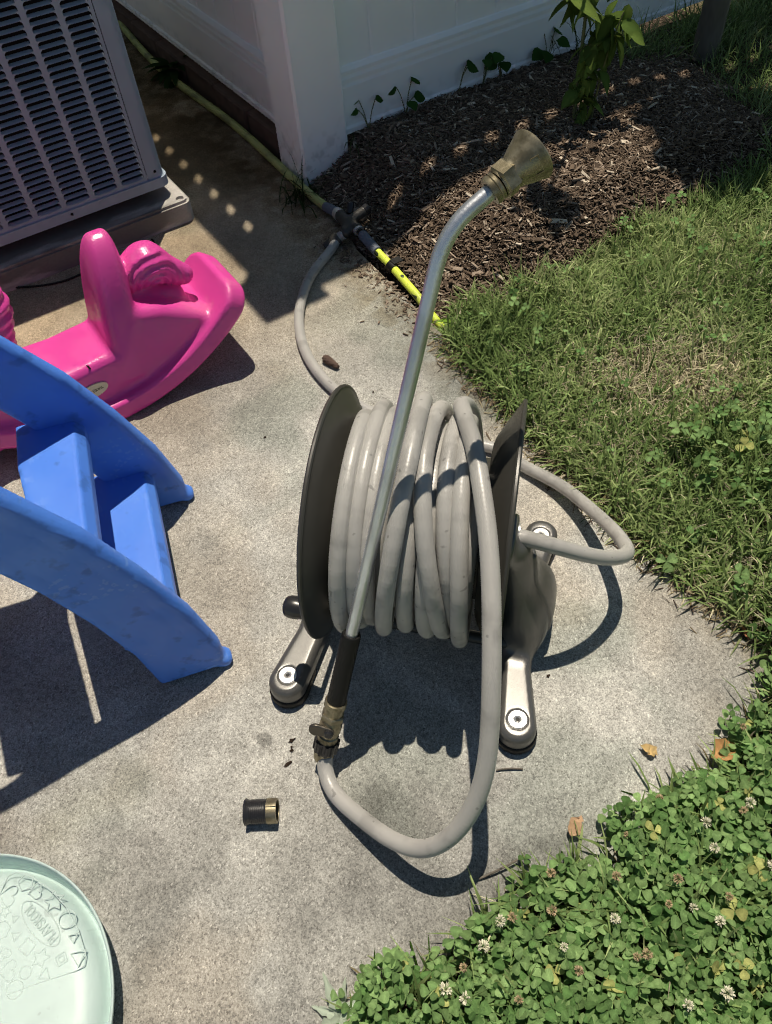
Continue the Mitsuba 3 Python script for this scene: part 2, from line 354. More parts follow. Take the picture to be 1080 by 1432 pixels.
# soil strip beside the slab, a little lower than the concrete
gx, gy = np.meshgrid(np.linspace(-0.07, 3.2, 120), np.linspace(-0.9, 3.2, 130), indexing='ij')
gz = -0.012 + 0.012 * (meshkit.fbm(np.stack([gx * 9, gy * 9, gx * 0], -1), 3, 2) - 0.5)
gz = np.where((gx > 0.74) & (gy > 0.97) & (gy < 1.8) & (gx < 2.15), -0.025, gz)
gz = np.where((gx < 0.66) & (gy > 0.05), -0.028, gz); gz = np.where((gx < 0.82) & (gy > 1.0), -0.028, gz)
ix = np.arange(120 * 130).reshape(120, 130)
q = np.stack([ix[:-1, :-1], ix[1:, :-1], ix[1:, 1:], ix[:-1, 1:]], -1).reshape(-1, 4)
add('garden_soil', (np.stack([gx, gy, gz], -1).reshape(-1, 3), q), 'soil', True)
labels['garden_soil'] = {'label': 'bare dark soil between grass and patio edge', 'kind': 'structure'}

# ---------------------------------------------------------------- large structure: fence, house wall, air conditioner
PX0, PX1, PY0, PY1 = 0.787, 0.918, 1.643, 1.775
thing('fence_post', 'thick white vinyl corner post between the two fence runs', 'fence post')
add('fence_post__shaft', cbox([PX0, PY0, -0.05], [PX1, PY1, 1.93], 0.006), 'vinyl', 30)
capv = trimesh.convex.convex_hull(np.array([[PX0 - .012, PY0 - .012, 1.93], [PX1 + .012, PY0 - .012, 1.93], [PX1 + .012, PY1 + .012, 1.93], [PX0 - .012, PY1 + .012, 1.93],
    [PX0 - .012, PY0 - .012, 1.95], [PX1 + .012, PY0 - .012, 1.95], [PX1 + .012, PY1 + .012, 1.95], [PX0 - .012, PY1 + .012, 1.95], [(PX0 + PX1) / 2, (PY0 + PY1) / 2, 1.975]]))
add('fence_post__cap', capv, 'vinyl')
def fence_run(key, o, d, nrm, length, first_seam, pitch, label, cat='fence'):
    """o: point of the face plane at the run's start, d along the run, nrm out of the face towards the viewer"""
    o, d, nrm = (np.asarray(v, float) for v in (o, d, nrm))
    thing(key, label, cat)
    up = np.array([0, 0, 1.0])
    def prism(prof, s0, s1):      # profile in (out, z), swept along d
        m = extrude(Polygon(prof), s1 - s0)
        return trimesh.Trimesh(o + np.outer(m.vertices[:, 0], nrm) + np.outer(m.vertices[:, 1], up) + np.outer(m.vertices[:, 2] + s0, d), m.faces[:, ::-1] if np.cross(nrm, up) @ d < 0 else m.faces, process=False)
    zb = 0.075
    rail = [(-.040, zb), (0.004, zb), (0.004, zb + .012), (-.001, zb + .017), (0, zb + .019), (0, zb + .106), (-.0055, zb + .112), (-.0055, zb + .115), (0, zb + .1155), (0, zb + .124), (-.0055, zb + .130), (-.0055, zb + .133),
            (0, zb + .1335), (0, zb + .141), (-.0085, zb + .150), (-.040, zb + .150)]
    add(key + '__bottom_rail', prism(rail, 0, length), 'vinyl', 25)
    def band(name, z0, z1, out=0.0, thick=0.036):
        add(key + '__' + name, prism([(out - thick, z0), (out - .002, z0), (out, z0 + .002), (out, z1 - .002), (out - .002, z1), (out - thick, z1)], 0, length), 'vinyl')
    band('middle_rail', 1.27, 1.345); band('top_rail', 1.665, 1.94)
    edges = [0.0]
    e = first_seam
    while e < length - 0.02:
        edges.append(e); e += pitch
    edges.append(length)
    for a, b in zip(edges[:-1], edges[1:]):     # tongue and groove boards, each with eased edges: the joints are real V grooves
        w = 0.0038
        add(key + '__board', prism([(-.028, zb + .148), (-.0125, zb + .148), (-.0125, 1.272), (-.028, 1.272)], a + .0004, b - .0004), 'vinyl')
        k = [kk for kk in scene if kk.startswith(key + '__board')][-1]
        bm = extrude(Polygon([(a + .0004, -.028), (b - .0004, -.028), (b - .0004, -.0165), (b - w, -.0125), (a + w, -.0125), (a + .0004, -.0165)]), 1.272 - zb - .148)
        V = o + np.outer(bm.vertices[:, 0], d) + np.outer(bm.vertices[:, 1], nrm) + np.outer(bm.vertices[:, 2] + zb + .148, up)
        scene[k] = mikit.ply(trimesh.Trimesh(V, bm.faces if np.cross(d, nrm)[2] > 0 else bm.faces[:, ::-1], process=False), 'vinyl')
    s = 0.045
    while s < length - 0.03:                    # the open picket accent: the sun comes through in a row of small dots
        add(key + '__picket', prism([(-.024, 1.337), (-.014, 1.337), (-.014, 1.673), (-.024, 1.673)], s, s + 0.050), 'vinyl')
        s += 0.092
fence_run('privacy_fence', [0.918, 1.672, 0], [1, 0, 0], [0, -1, 0], 2.4, 0.105, 0.125, 'white vinyl privacy fence run behind the mulch bed with grooved bottom rail')
fence_run('privacy_fence_001', [0.822, 1.775, 0], [0, 1, 0], [-1, 0, 0], 1.474, 0.118, 0.118, 'white vinyl privacy fence run beside the air conditioner, raised on brown pavers')
thing('paver_edging', 'row of brown paver blocks under the fence beside the shaded walkway', 'edging')
yy = 1.778
while yy < 3.15:
    L = 0.2 + 0.02 * rng.random()
    dx = rng.uniform(-.004, .004)
    bm = cbox([0.803 + dx, yy, -0.05], [0.90, yy + L - .006, 0.058 + rng.uniform(-.006, .003)], 0.005)
    add('paver_edging__brick', bm, 'brick_mat'); yy += L
# house wall behind the air conditioner (out of frame, it shades the sky as the real one does)
thing('house_wall', 'pale horizontal siding house wall behind the air conditioner', 'wall')
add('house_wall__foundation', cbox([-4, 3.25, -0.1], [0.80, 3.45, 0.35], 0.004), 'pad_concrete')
for i in range(14):
    z0 = 0.35 + i * 0.2
    v = np.array([[-4, 3.245, z0], [0.8, 3.245, z0], [0.8, 3.26, z0 + .2], [-4, 3.26, z0 + .2], [-4, 3.40, z0], [0.8, 3.40, z0], [0.8, 3.40, z0 + .2], [-4, 3.40, z0 + .2]])
    add('house_wall__siding_board', trimesh.convex.convex_hull(v), 'siding_mat')

# air conditioner on its pad
AX0, AX1, AY0, AY1, AZ0, AZ1 = -0.24, 0.478, 1.737, 2.44, 0.085, 0.86
thing('equipment_pad', 'pale concrete pad under the air conditioner with a sunlit corner', 'pad')
padp = sbox(AX0 - .04, 1.688, 0.508, AY1 + .06).buffer(-.02).buffer(.02)
padp = padp.difference(Point(0.487, 1.708).buffer(0.0035))
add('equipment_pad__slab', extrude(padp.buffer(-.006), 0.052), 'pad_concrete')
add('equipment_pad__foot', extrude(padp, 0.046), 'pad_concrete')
thing('air_conditioner', 'dark grey louvred air conditioner condenser on its pad', 'air conditioner')
PITCH_X, PITCH_Z, SW, SH = 0.0655, 0.0137, 0.0535, 0.0114
cols = [0.4015 - i * PITCH_X for i in range(10)]
cols = [c for c in cols if c - SW / 2 > AX0 + .03]
zs = [0.116 + j * PITCH_Z for j in range(52)]
def slot(cx, cz):
    w, h = SW / 2, SH / 2
    return Polygon([(cx - w, cz - h), (cx + w, cz - h), (cx + w, cz + h * .1), (cx + w - .0012, cz + h * .6), (cx + w - .0045, cz + h), (cx - w + .0045, cz + h), (cx - w + .0012, cz + h * .6), (cx - w, cz + h * .1)])
slots = shapely.union_all([slot(c, z) for c in cols for z in zs])
pan = sbox(AX0 + .012, AZ0 + .016, 0.4345, AZ1 - .03)
front = pan.difference(slots)
add('air_conditioner__front_panel', extrude(front, 0.0015, basis([0, AY0 + .0015, 0], [1, 0, 0], [0, 0, 1], [0, -1, 0])), 'ac_paint')
side = sbox(AY0 + .045, AZ0 + .016, AY1 - .012, AZ1 - .03).difference(shapely.union_all([slot(AY0 + .085 + i * PITCH_X, z) for i in range(9) for z in zs]))
add('air_conditioner__side_panel', extrude(side, 0.0015, basis([AX1 - .0015, 0, 0], [0, 1, 0], [0, 0, 1], [1, 0, 0])), 'ac_paint')
def louver(cx, cz, half):
    # a pressed hood: rises from the slot's lower lip, leans out and curls at its ends
    u = np.linspace(-1, 1, 9); vs = np.linspace(0, 1, 4)
    V = []
    for v in vs:
        for a in u:
            edge = 1 - abs(a) ** 6
            V.append([cx + a * half, AY0 + .0012 - .0034 * (1 - v) * edge + .0060 * v ** 1.2, cz - SH / 2 - .0012 + v * SH * .38])
    V = np.array(V)
    F = []
    for r in range(3):
        for k in range(8):
            b = r * 9 + k
            F += [[b, b + 1, b + 10], [b, b + 10, b + 9]]
    return V, np.array(F)
vis = [(c, z) for c in cols for z in zs if z < 0.60 and c > -0.02]
vis = sorted(vis, key=lambda q: -(q[0] * 1.0 - q[1] * 0.4))[:290]
rest = []
for c in cols:
    for z in zs:
        m = louver(c, z, SW / 2 - .0005)
        if (c, z) in vis: add('air_conditioner__louver', m, 'ac_paint', True)
        else: rest.append(m)
add('air_conditioner__far_louvers', cat_mesh(rest), 'ac_paint', True)
labels['air_conditioner__far_louvers'] = {'label': 'further louvers of the same panel', 'kind': 'stuff'}
add('air_conditioner__corner_post', sdf_mesh(lambda X, Y, Z: np.maximum(np.maximum(-sd_ext(np.maximum(abs(X - .40) - (AX1 - .003 - .40), abs(Y - 1.83) - (1.83 - AY0 - .003)), Z * 0 - 1, 0.012),
    sd_ext(np.maximum(abs(X - .40) - (AX1 - .40), abs(Y - 1.83) - (1.83 - AY0)), Z * 0 - 1, 0.016)), np.maximum(np.maximum(0.4362 - X, Y - (AY0 + .046)), abs(Z - .47) - .385)), [.43, AY0 - .004, .08], [AX1 + .006, AY0 + .05, .87], 0.002), 'ac_paint', 35) if False else None
cp = sbox(0.4362, AY0, AX1, AY0 + .044)
cp = sbox(0.3, AY0, AX1, AY0 + .2).buffer(-.018).buffer(.018).intersection(cp)
cp = cp.difference(sbox(0.3, AY0 + .002, AX1 - .002, AY0 + .2).buffer(-.016).buffer(.016))
add('air_conditioner__corner_post', extrude(cp, AZ1 - AZ0 - .016, basis([0, 0, AZ0 + .012], [1, 0, 0], [0, 1, 0], [0, 0, 1])), 'ac_paint', 30)
bp = sbox(AX0, AY0 - .006, AX1 + .006, AY1).buffer(-.022).buffer(.022)
add('air_conditioner__base_pan', extrude(bp, 0.022, basis([0, 0, AZ0 - .006], [1, 0, 0], [0, 1, 0], [0, 0, 1])), 'ac_paint', 30)
add('air_conditioner__foot', cbox([AX0 + .05, AY0 + .10, .052], [AX1 - .10, AY1 - .05, AZ0 - .005]), 'ac_dark')
add('air_conditioner__coil', cbox([AX0 + .03, AY0 + .03, AZ0 + .02], [AX1 - .03, AY1 - .03, AZ1 - .02]), 'ac_dark')
add('air_conditioner__top_cover', cbox([AX0 - .004, AY0 - .004, AZ1 - .022], [AX1 + .004, AY1 + .004, AZ1 + .012], .008), 'ac_paint')
add('air_conditioner__back_panel', cbox([AX0, AY1 - .01, AZ0 + .02], [AX1 - .002, AY1 - .004, AZ1 - .024]), 'ac_paint')
for sx, sz in ((0.456, 0.116), (0.246, 0.092), (0.456, 0.62)):
    add('air_conditioner__screw', lathe([(0, .003), (.002, .003), (.0032, .001), (.0034, -.002)], [sx, AY0 - (.006 if sz < .1 else 0), sz], [0, -1, 0], 12), 'ac_dark', 30)

# ---------------------------------------------------------------- toys on the left
# rocking horse: long axis along x, centre line y = 1.235
HY = 1.235
def horse_f(X, Y, Z):
    y = Y - HY
    R = 0.40
    rx, rz = X - 0.10, Z - R
    r = np.sqrt(rx * rx + rz * rz) + 1e-9
    arc = R * np.arctan2(rx, -rz)
    a2 = np.abs(arc + 0.0) - 0.352
    w2 = np.abs(y) - (0.090 + 0.004 * ss(.2, .34, np.abs(arc)))
    rc = 0.045
    plan = np.minimum(np.maximum(a2 + rc, w2 + rc), 0) + np.sqrt(np.maximum(a2 + rc, 0) ** 2 + np.maximum(w2 + rc, 0) ** 2) - rc
    slab = sd_ext(plan, np.abs(r - (R - 0.021)) - 0.021, 0.010)
    # the body over it
    prof = [(-.13, .03), (.26, .05), (.322, .085), (.338, .108), (.322, .128), (.29, .150), (.25, .172), (.20, .188), (.17, .16), (.15, .127), (.06, .122), (0.0, .126), (-.05, .15), (-.14, .13), (-.19, .09)]
    body2 = sd_poly(X, Z, prof) - 0.002
    body = sd_ext(body2, np.abs(y) - 0.069 + 0.10 * np.maximum(Z - .13, 0), 0.018)
    # back rest: a thick rounded arch leaning back a little
    bx = X - (0.168 + 0.17 * (Z - .13))
    arch = np.sqrt((y / 0.069) ** 2 + (np.maximum(Z - .12, 0) / 0.192) ** 2 + 1e-9)
    arch_d = (arch - 1) * 0.058
    back = sd_ext(arch_d, np.abs(bx) - 0.031, 0.021)
    back = np.maximum(back, .07 - Z)
    d = smin(body, back, 0.012)
    # the tail: a thick lock that curls over
    tail = smin(sd_cap(X, y, Z, (.222, 0, .218), (.262, 0, .226), .030, .034), sd_cap(X, y, Z, (.262, 0, .226), (.318, 0, .180), .034, .021), .02)
    gx, gz = X - .262, Z - .195
    gr = np.sqrt(gx ** 2 + gz ** 2)
    tail = tail + 0.0026 * np.sin(gr * 480 + np.arctan2(gz, gx) * 1.0) * ss(0.010, .022, np.abs(y)) + .0016
    web = sd_cap(X, y, Z, (.225, 0, .175), (.292, 0, .150), .024, .018)
    d = smin(d, web, .012)
    d = smin(d, tail, 0.006)
    # neck and head (mostly outside the frame), the mane ridged
    neck = smin(sd_cap(X, y * 1.15, Z, (-.080, 0, .12), (-.038, 0, .25), .070, .060), sd_cap(X, y * 1.2, Z, (-.040, 0, .27), (-.14, 0, .33), .062, .040), .03)
    neck = neck + 0.0025 * np.sin(Z * 300 + X * 60) * ss(-.05, .0, X)
    d = smin(d, neck, 0.02)
    d = smin(d, slab, 0.016)
    return d
hm = sdf_mesh(horse_f, [-.31, HY - .11, -.012], [.45, HY + .11, .40], 0.0042)
hm.vertices[:, 2] = np.maximum(hm.vertices[:, 2], 0.0005)
thing('rocking_horse', 'glossy pink plastic toddler rocking horse with low seat and curled tail', 'rocking horse')
add('rocking_horse__body', hm, 'pink_plastic', True)
def on_side(x, z): return [x, HY - 0.0695, z]
plate = shapely.affinity.scale(Point(0, 0).buffer(1, 24), 0.0285, 0.0135)
tilt = math.radians(6)
MX = np.array([math.cos(tilt), 0, math.sin(tilt)]); MZ = np.array([-math.sin(tilt), 0, math.cos(tilt)])
Mlogo = basis(np.array([0.081, HY - 0.0675, 0.0765]), MX, MZ, [0, -1, 0])
add('rocking_horse__badge', extrude(plate, 0.0042, Mlogo), 'cream_plate')
tm = meshkit.text_mesh('little tikes.', 0.0062, 0.0008, True)
tm.apply_translation([-tm.bounds[:, 0].mean(), -0.0025, 0.0036])
tm.apply_scale([0.041 / (tm.bounds[1, 0] - tm.bounds[0, 0]), 1, 1]) if (tm.bounds[1, 0] - tm.bounds[0, 0]) > 0.041 else None
tm.apply_transform(Mlogo)
add('rocking_horse__badge__lettering', tm, 'black_plastic')
for c, d in (((0.092, HY - .0655, 0.1235), (.3, .2, -.9)), ((0.372, HY - .03, 0.152), (.8, .55, .5))):
    c, d = np.array(c), np.array(d) / np.linalg.norm(d)
    add('rocking_horse__scuff', tube(np.array([c - d * .007, c - d * .003 + [.0005, 0, .0005], c + d * .003, c + d * .007 + [.001, 0, 0]]), [.0006, .0018, .0018, .0006], 8), 'black_rubber', True)

# slide: ladder with two side panels and treads, in the ladder's own frame (t across, n up the steps, z)
SA = np.array([0.0388, 0.5990, 0.0]); St = np.array([0.2587, 0.96596, 0.0]); Sn = np.array([-0.96596, 0.2587, 0.0])
SLW = 0.334
def SW3(V):
    V = np.asarray(V)
    return SA + np.outer(V[:, 0], St) + np.outer(V[:, 1], Sn) + np.outer(V[:, 2], [0, 0, 1])
prof = [(-.009, .003), (-.010, .05), (.008, .14), (.040, .235), (.078, .325), (.128, .41), (.158, .465), (.188, .53), (.222, .60), (.262, .655), (.315, .675), (.36, .665), (.40, .62), (.41, .57),
        (.37, .54), (.34, .57), (.30, .58), (.270, .565), (.245, .52), (.236, .48), (.236, .44), (.218, .375), (.182, .312), (.154, .255), (.124, .175), (.099, .085), (.088, .003)]
LEAN = 0.075
def panel_f(sgn, t0):
    def f(X, Y, Z):
        x = X - (t0 + sgn * LEAN * Z)
        d2 = sd_poly(Y, Z, prof)
        d = sd_ext(d2, np.abs(x) - 0.0135, 0.011)
        groove = np.maximum(np.abs(np.abs(x) - 0.0145) - 0.004, np.abs(d2 + .026) - .0025)   # shallow moulded line inside the rim, both faces
        d = smax(d, -groove - .002, .003)
        lip = sd_cap(X, Y, Z, (t0 - .004, -.008, .010), (t0 + .004, -.008, .010), .0105)
        d = smin(d, lip, .008)
        return np.maximum(d, .0005 - Z)
    return f
thing('toddler_slide', 'blue plastic toddler slide ladder with wide moulded steps, left edge of view', 'slide')
for sgn, t0 in ((1, -0.006), (-1, SLW - 0.013)):
    m = sdf_mesh(panel_f(sgn, t0), [t0 - .05, -.05, -.008], [t0 + .05, .43, .74], 0.0042)
    m = trimesh.Trimesh(SW3(m.vertices), m.faces[:, ::-1], process=False)
    add('toddler_slide__side_panel', m, 'blue_plastic', True)
def tread(n0, n1, z, th, inset, shear=0.0, cut0=.03):
    def f(X, Y, Z):
        Y = Y + shear * np.clip(.24 - X, 0, 1)
        d2 = sd_poly(Y, Z, [(n0, z - th), (n0, z - .016), (n0 + .010, z), (n1, z), (n1, z - .016), (n0 + .03, z - .020), (n0 + .012, z - th)])
        d = sd_ext(d2, np.abs(X - SLW / 2) - (SLW / 2 - inset), 0.0045)
        cut = Y - (n1 - cut0 * np.clip((.24 - X) / .24, 0, 1))
        return smax(d, cut, .004)
    m = sdf_mesh(f, [0, n0 - .01 - .25 * shear, z - th - .01], [SLW, n1 + .01, z + .01], 0.0035)
    m.vertices[:, 0] -= .008
    return trimesh.Trimesh(SW3(m.vertices), m.faces[:, ::-1], process=False)
add('toddler_slide__tread', tread(.030, .137, .108, .034, .006), 'blue_plastic', True)
add('toddler_slide__tread', tread(.086, .176, .252, .034, .016), 'blue_plastic', True)
add('toddler_slide__tread', tread(.168, .292, .40, .03, .027, .13, .0), 'blue_plastic', True)
add('toddler_slide__platform', tread(.27, .47, .525, .03, .036), 'blue_plastic', True)
def chute_f(X, Y, Z):
    x = X - SLW / 2
    s = np.clip((Y - .43) / .8, 0, 1)
    zc = .53 - .46 * (s * s * (3 - 2 * s))
    floor = sd_ext(np.maximum(np.abs(Y - .83) - .40, np.abs(Z - zc) - .010), np.abs(x) - .125, .006) * .8
    wall = sd_ext(np.maximum(np.abs(Y - .83) - .40, np.abs(Z - zc - .04) - .055), np.abs(np.abs(x) - .125) - .010, .006) * .8
    return np.minimum(floor, wall)
m = sdf_mesh(chute_f, [0, .22, .0], [SLW, 1.24, .66], 0.008)
add('toddler_slide__chute', trimesh.Trimesh(SW3(m.vertices), m.faces[:, ::-1], process=False), 'red_plastic', True)

# round mint disc toy
DC = np.array([-0.405, 0.345, 0.0])
thing('toy_disc', 'pale mint green round plastic toy disc with embossed shapes, bottom left corner', 'toy')
pr = [(.140, .0), (.164, .0), (.168, .004), (.1775, .036), (.1785, .0405), (.1803, .0425), (.182, .0415), (.1825, .039), (.1785, .036), (.1752, .0395), (.1722, .030), (.1695, .0185), (.1672, .0165), (.165, .0185), (.1625, .027), (.158, .0335),
      (.150, .0382), (.138, .0402), (.10, .0408), (.04, .041), (.0, .041)]
pr = [(.140, .0), (.164, .0), (.170, .006), (.1805, .034), (.1822, .0395), (.1820, .0418), (.1805, .0428), (.1790, .0415), (.1778, .036), (.1752, .0185), (.1735, .0140), (.171, .0125), (.1680, .0145), (.1655, .022), (.160, .0320),
      (.151, .0378), (.138, .0402), (.10, .0408), (.04, .041), (.0, .041)]
add('toy_disc__body', lathe(pr[::-1], DC, [0, 0, 1], 160), 'mint_plastic', 50)
rd = np.array([-0.28, 0.96, 0]); rd /= np.linalg.norm(rd); ru = np.array([-rd[1], rd[0], 0])
DO = DC + [0.125, 0.055, 0.0400]       # centre of the lettering
DO = np.array([-0.2815, 0.3905, 0.0400])
def emb(poly, key='embossed_shape', h=.0009):
    add('toy_disc__' + key, extrude(poly, h, basis(DO, rd, ru, [0, 0, 1])), 'mint_line')
def ring(poly, w=.0009): return poly.buffer(w / 2).difference(poly.buffer(-w / 2))
oval = shapely.affinity.scale(Point(0, 0).buffer(1, 32), .0335, .0125)
emb(ring(oval, .0009), 'lettering_oval')
tm = meshkit.text_mesh('PLAYSKOOL', .0105, .0014, True)
k = 0.056 / (tm.bounds[1, 0] - tm.bounds[0, 0])
tm.apply_translation([-tm.bounds[:, 0].mean(), -tm.bounds[:, 1].mean(), 0]); tm.apply_scale([k, 1, 1])
tm.apply_transform(basis(DO, rd, ru, [0, 0, 1]))
add('toy_disc__lettering', tm, 'mint_line')
def loc2(x, y):
    d = np.array([x, y]) - DO[:2]
    return d @ rd[:2], d @ ru[:2]
def zpx(zx, zy):   # spots measured on the disc in the photograph's close-up, fitted by a plane map
    A = np.array([[-.274, .36], [-.291, .418], [-.249, .328], [-.339, .343]]); B = np.array([[440, 800], [205, 500], [690, 900], [30, 1215]])
    M, *_ = np.linalg.lstsq(np.c_[B, np.ones(4)], A, rcond=None)
    return loc2(*(np.array([zx, zy, 1]) @ M))
panel = Polygon([zpx(-40, 480), zpx(20, 330), zpx(60, 240), zpx(130, 205), zpx(260, 245), zpx(400, 340), zpx(540, 500), zpx(630, 680), zpx(685, 880), zpx(670, 970), zpx(600, 1010), zpx(300, 1110), zpx(30, 1215), zpx(-60, 1240), zpx(-120, 900)]).buffer(-.004).buffer(.004)
emb(ring(panel, .0008), 'embossed_border')
def star(c, r, n=5, k=.5, a0=0):
    return Polygon([(c[0] + (r if i % 2 == 0 else r * k) * math.cos(a0 + math.pi * i / n), c[1] + (r if i % 2 == 0 else r * k) * math.sin(a0 + math.pi * i / n)) for i in range(2 * n)])
def ngon(c, r, n, a0=0): return Polygon([(c[0] + r * math.cos(a0 + 2 * math.pi * i / n), c[1] + r * math.sin(a0 + 2 * math.pi * i / n)) for i in range(n)])
def heart(c, r, a0=0):
    tt = np.linspace(0, 2 * np.pi, 30, endpoint=False)
    x, y = 16 * np.sin(tt) ** 3 / 17, (13 * np.cos(tt) - 5 * np.cos(2 * tt) - 2 * np.cos(3 * tt) - np.cos(4 * tt)) / 17
    ca, sa = math.cos(a0), math.sin(a0)
    return Polygon(np.stack([c[0] + r * (ca * x - sa * y), c[1] + r * (sa * x + ca * y)], 1)).buffer(0)
for poly in (ngon(zpx(210, 290), .010, 5, 2), heart(zpx(290, 370), .009, 2.5), star(zpx(440, 450), .012, 5, .5, .6), heart(zpx(65, 410), .012, 2.2), ngon(zpx(590, 745), .006, 3, .5), ngon(zpx(545, 600), .0095, 20),
             ngon(zpx(220, 830), .0095, 4, .9), star(zpx(325, 915), .0105, 5, .5, .2), ngon(zpx(490, 920), .0075, 4, .5), ngon(zpx(490, 920), .004, 4, .5), heart(zpx(70, 1020), .011, 2.4), ngon(zpx(205, 1030), .0065, 16), ngon(zpx(355, 1045), .0075, 3, 1.2),
             ngon(zpx(125, 745), .006, 3, .2), ngon(zpx(120, 600), .005, 3, 2.2), star(zpx(40, 545), .007, 5, .5), heart(zpx(35, 890), .008, 1.2), ngon(zpx(10, 700), .010, 6), ngon(zpx(625, 900), .010, 3, .4), ngon(zpx(120, 1160), .009, 18)):
    emb(ring(poly))

# ---------------------------------------------------------------- hose reel
Ra = np.array([0.68632, -0.72730, 0.0]); Rb = np.array([0.72730, 0.68632, 0.0]); RC = np.array([0.31886, 0.48609, 0.0])
def W(P):
    P = np.atleast_2d(np.asarray(P, float))
    return RC + np.outer(P[:, 0], Ra) + np.outer(P[:, 1], Rb) + np.outer(P[:, 2], [0, 0, 1])
def RW(P):           # spool frame: u along the axle, v to the back, z from the axle
    P = np.atleast_2d(np.asarray(P, float))
    ca, sa = math.cos(.04), math.sin(.04)
    return W(np.stack([P[:, 0] * ca - P[:, 1] * sa, .005 + P[:, 0] * sa + P[:, 1] * ca, .225 + P[:, 2] + .009 * P[:, 0]], 1))
AXLE = (RW([1, 0, 0]) - RW([0, 0, 0]))[0]; AXLE /= np.linalg.norm(AXLE)
def loc_mesh(m, fn=W, flip=False):
    return trimesh.Trimesh(fn(m.vertices), m.faces[:, ::-1] if flip else m.faces, process=False)
thing('hose_reel', 'taupe grey plastic hose reel with four silver footed legs on the patio', 'hose reel')
def stad(X, Y, a, b, ra, rb):
    a, b = np.array(a), np.array(b); d = b - a
    h = np.clip(((X - a[0]) * d[0] + (Y - a[1]) * d[1]) / (d @ d), 0, 1)
    return np.sqrt((X - a[0] - h * d[0]) ** 2 + (Y - a[1] - h * d[1]) ** 2) - (ra + (rb - ra) * h)
def side_f(X, Y, Z):
    f1 = np.minimum(stad(X, Y, (.157, -.155), (.146, -.08), .0255, .0205), stad(X, Y, (.146, -.08), (.140, -.02), .0205, .021))
    f2 = np.minimum(stad(X, Y, (.155, .157), (.146, .09), .0245, .0205), stad(X, Y, (.146, .09), (.140, .04), .0205, .021))
    top = .041 + .02 * ss(.09, .03, -0 + np.abs(Y - .01)) if False else .041 + 0 * X
    foot = sd_ext(smin(f1, f2, .004), np.abs(Z - .0235) - .0175, .0105)
    # dished seats round the screws
    for c in ((.1565, -.150), (.1545, .150)):
        rr = np.sqrt((X - c[0]) ** 2 + (Y - c[1]) ** 2)
        foot = smax(foot, -np.maximum(rr - .0135, .0385 - Z), .0015)
    el = (np.sqrt(((X - .147) / .036) ** 2 + ((Y - .018) / .062) ** 2 + ((Z - .055) / .062) ** 2) - 1) * .036
    arch = smin(sd_cap(X, Y, Z, (.146, -.022, .05), (.117, .0, .205), .0245, .020), sd_cap(X, Y, Z, (.150, .048, .045), (.117, .0, .205), .026, .020), .02)
    hub = sd_ext(np.sqrt(Y ** 2 + (Z - .222) ** 2) - .033, np.abs(X - .114) - .0085, .005)
    d = smin(smin(foot, el, .022), arch, .025)
    d = smin(d, hub, .012)
    d = np.maximum(d, .098 - X)
    return np.maximum(d, .008 - Z)
sm = sdf_mesh(side_f, [.09, -.19, -.004], [.20, .19, .27], 0.0028)
def cover_f(X, Y, Z):
    base = smin(smin(sd_cap(X, Y, Z, (.146, -.022, .05), (.117, .0, .205), .0245, .020), sd_cap(X, Y, Z, (.150, .048, .045), (.117, .0, .205), .026, .020), .02),
                (np.sqrt(((X - .147) / .036) ** 2 + ((Y - .018) / .062) ** 2 + ((Z - .055) / .062) ** 2) - 1) * .036, .02)
    d = base - .0035
    cut = np.maximum(np.maximum(np.abs(Y - .022) - .036 + .12 * (Z - .06), np.abs(Z - .115) - .075), .128 - X)
    return smax(d, cut, .004)
cm = sdf_mesh(cover_f, [.11, -.05, .02], [.20, .1, .21], 0.0028)
for s in (-1, 1):
    mm = trimesh.Trimesh(sm.vertices * [s, 1, 1], sm.faces[:, ::-1] if s < 0 else sm.faces, process=False)
    add('hose_reel__side_frame', loc_mesh(mm), 'reel_paint', True)
    mm = trimesh.Trimesh(cm.vertices * [s, 1, 1], cm.faces[:, ::-1] if s < 0 else cm.faces, process=False)
    add('hose_reel__side_cover', loc_mesh(mm), 'reel_paint', True)
    for v, u in ((-.155, .157), (.157, .155)):
        toe = sdf_mesh(lambda X, Y, Z: np.maximum(sd_ext(stad(X, Y, (u, v), (u - .004, v - .03 * np.sign(v)), .0278, .024), np.abs(Z - .008) - .008, .003), .0004 - Z), [u - .04, v - .045, -.004], [u + .04, v + .045, .02], .0022)
        toe = trimesh.Trimesh(toe.vertices * [s, 1, 1], toe.faces[:, ::-1] if s < 0 else toe.faces, process=False)
        add('hose_reel__rubber_foot', loc_mesh(toe), 'black_rubber', True)
        c = W([s * (u - .0005), v + .005 * (-np.sign(v)) * -1 if False else (-.150 if v < 0 else .150), .0386])[0]
        sc = add('hose_reel__screw', lathe([(.0026, -.002), (.0028, .0016), (.0042, .0024), (.0050, .0018), (.0056, .0010), (.0064, .0022), (.0118, .0022), (.0126, .0014), (.0128, -.001)][::-1], c, [0, 0, 1], 28), 'zinc', 30)
        add(sc + '__recess', lathe([(.0, .0008), (.0030, .0008)][::-1], c, [0, 0, 1], 12), 'black_rubber')
def flange(s):
    du = .0065 if s < 0 else .002
    inner = [(.030, .082), (.108, .084), (.116, .0865), (.138, .0985), (.158, .1105), (.1605, .1125)]
    outer = [(.1630, .1125), (.1648, .1142), (.1648, .1166), (.1632, .1184), (.1608, .1182), (.1590, .1165), (.156, .1142), (.134, .1018), (.112, .090), (.030, .087)]
    m = lathe([(r * .986, s * (u - du)) for r, u in inner + outer + inner[:1]], [0, 0, 0], [1, 0, 0], 128)
    return loc_mesh(m, RW, flip=(s < 0))
add('hose_reel__flange', flange(-1), 'flange_plastic', 40)
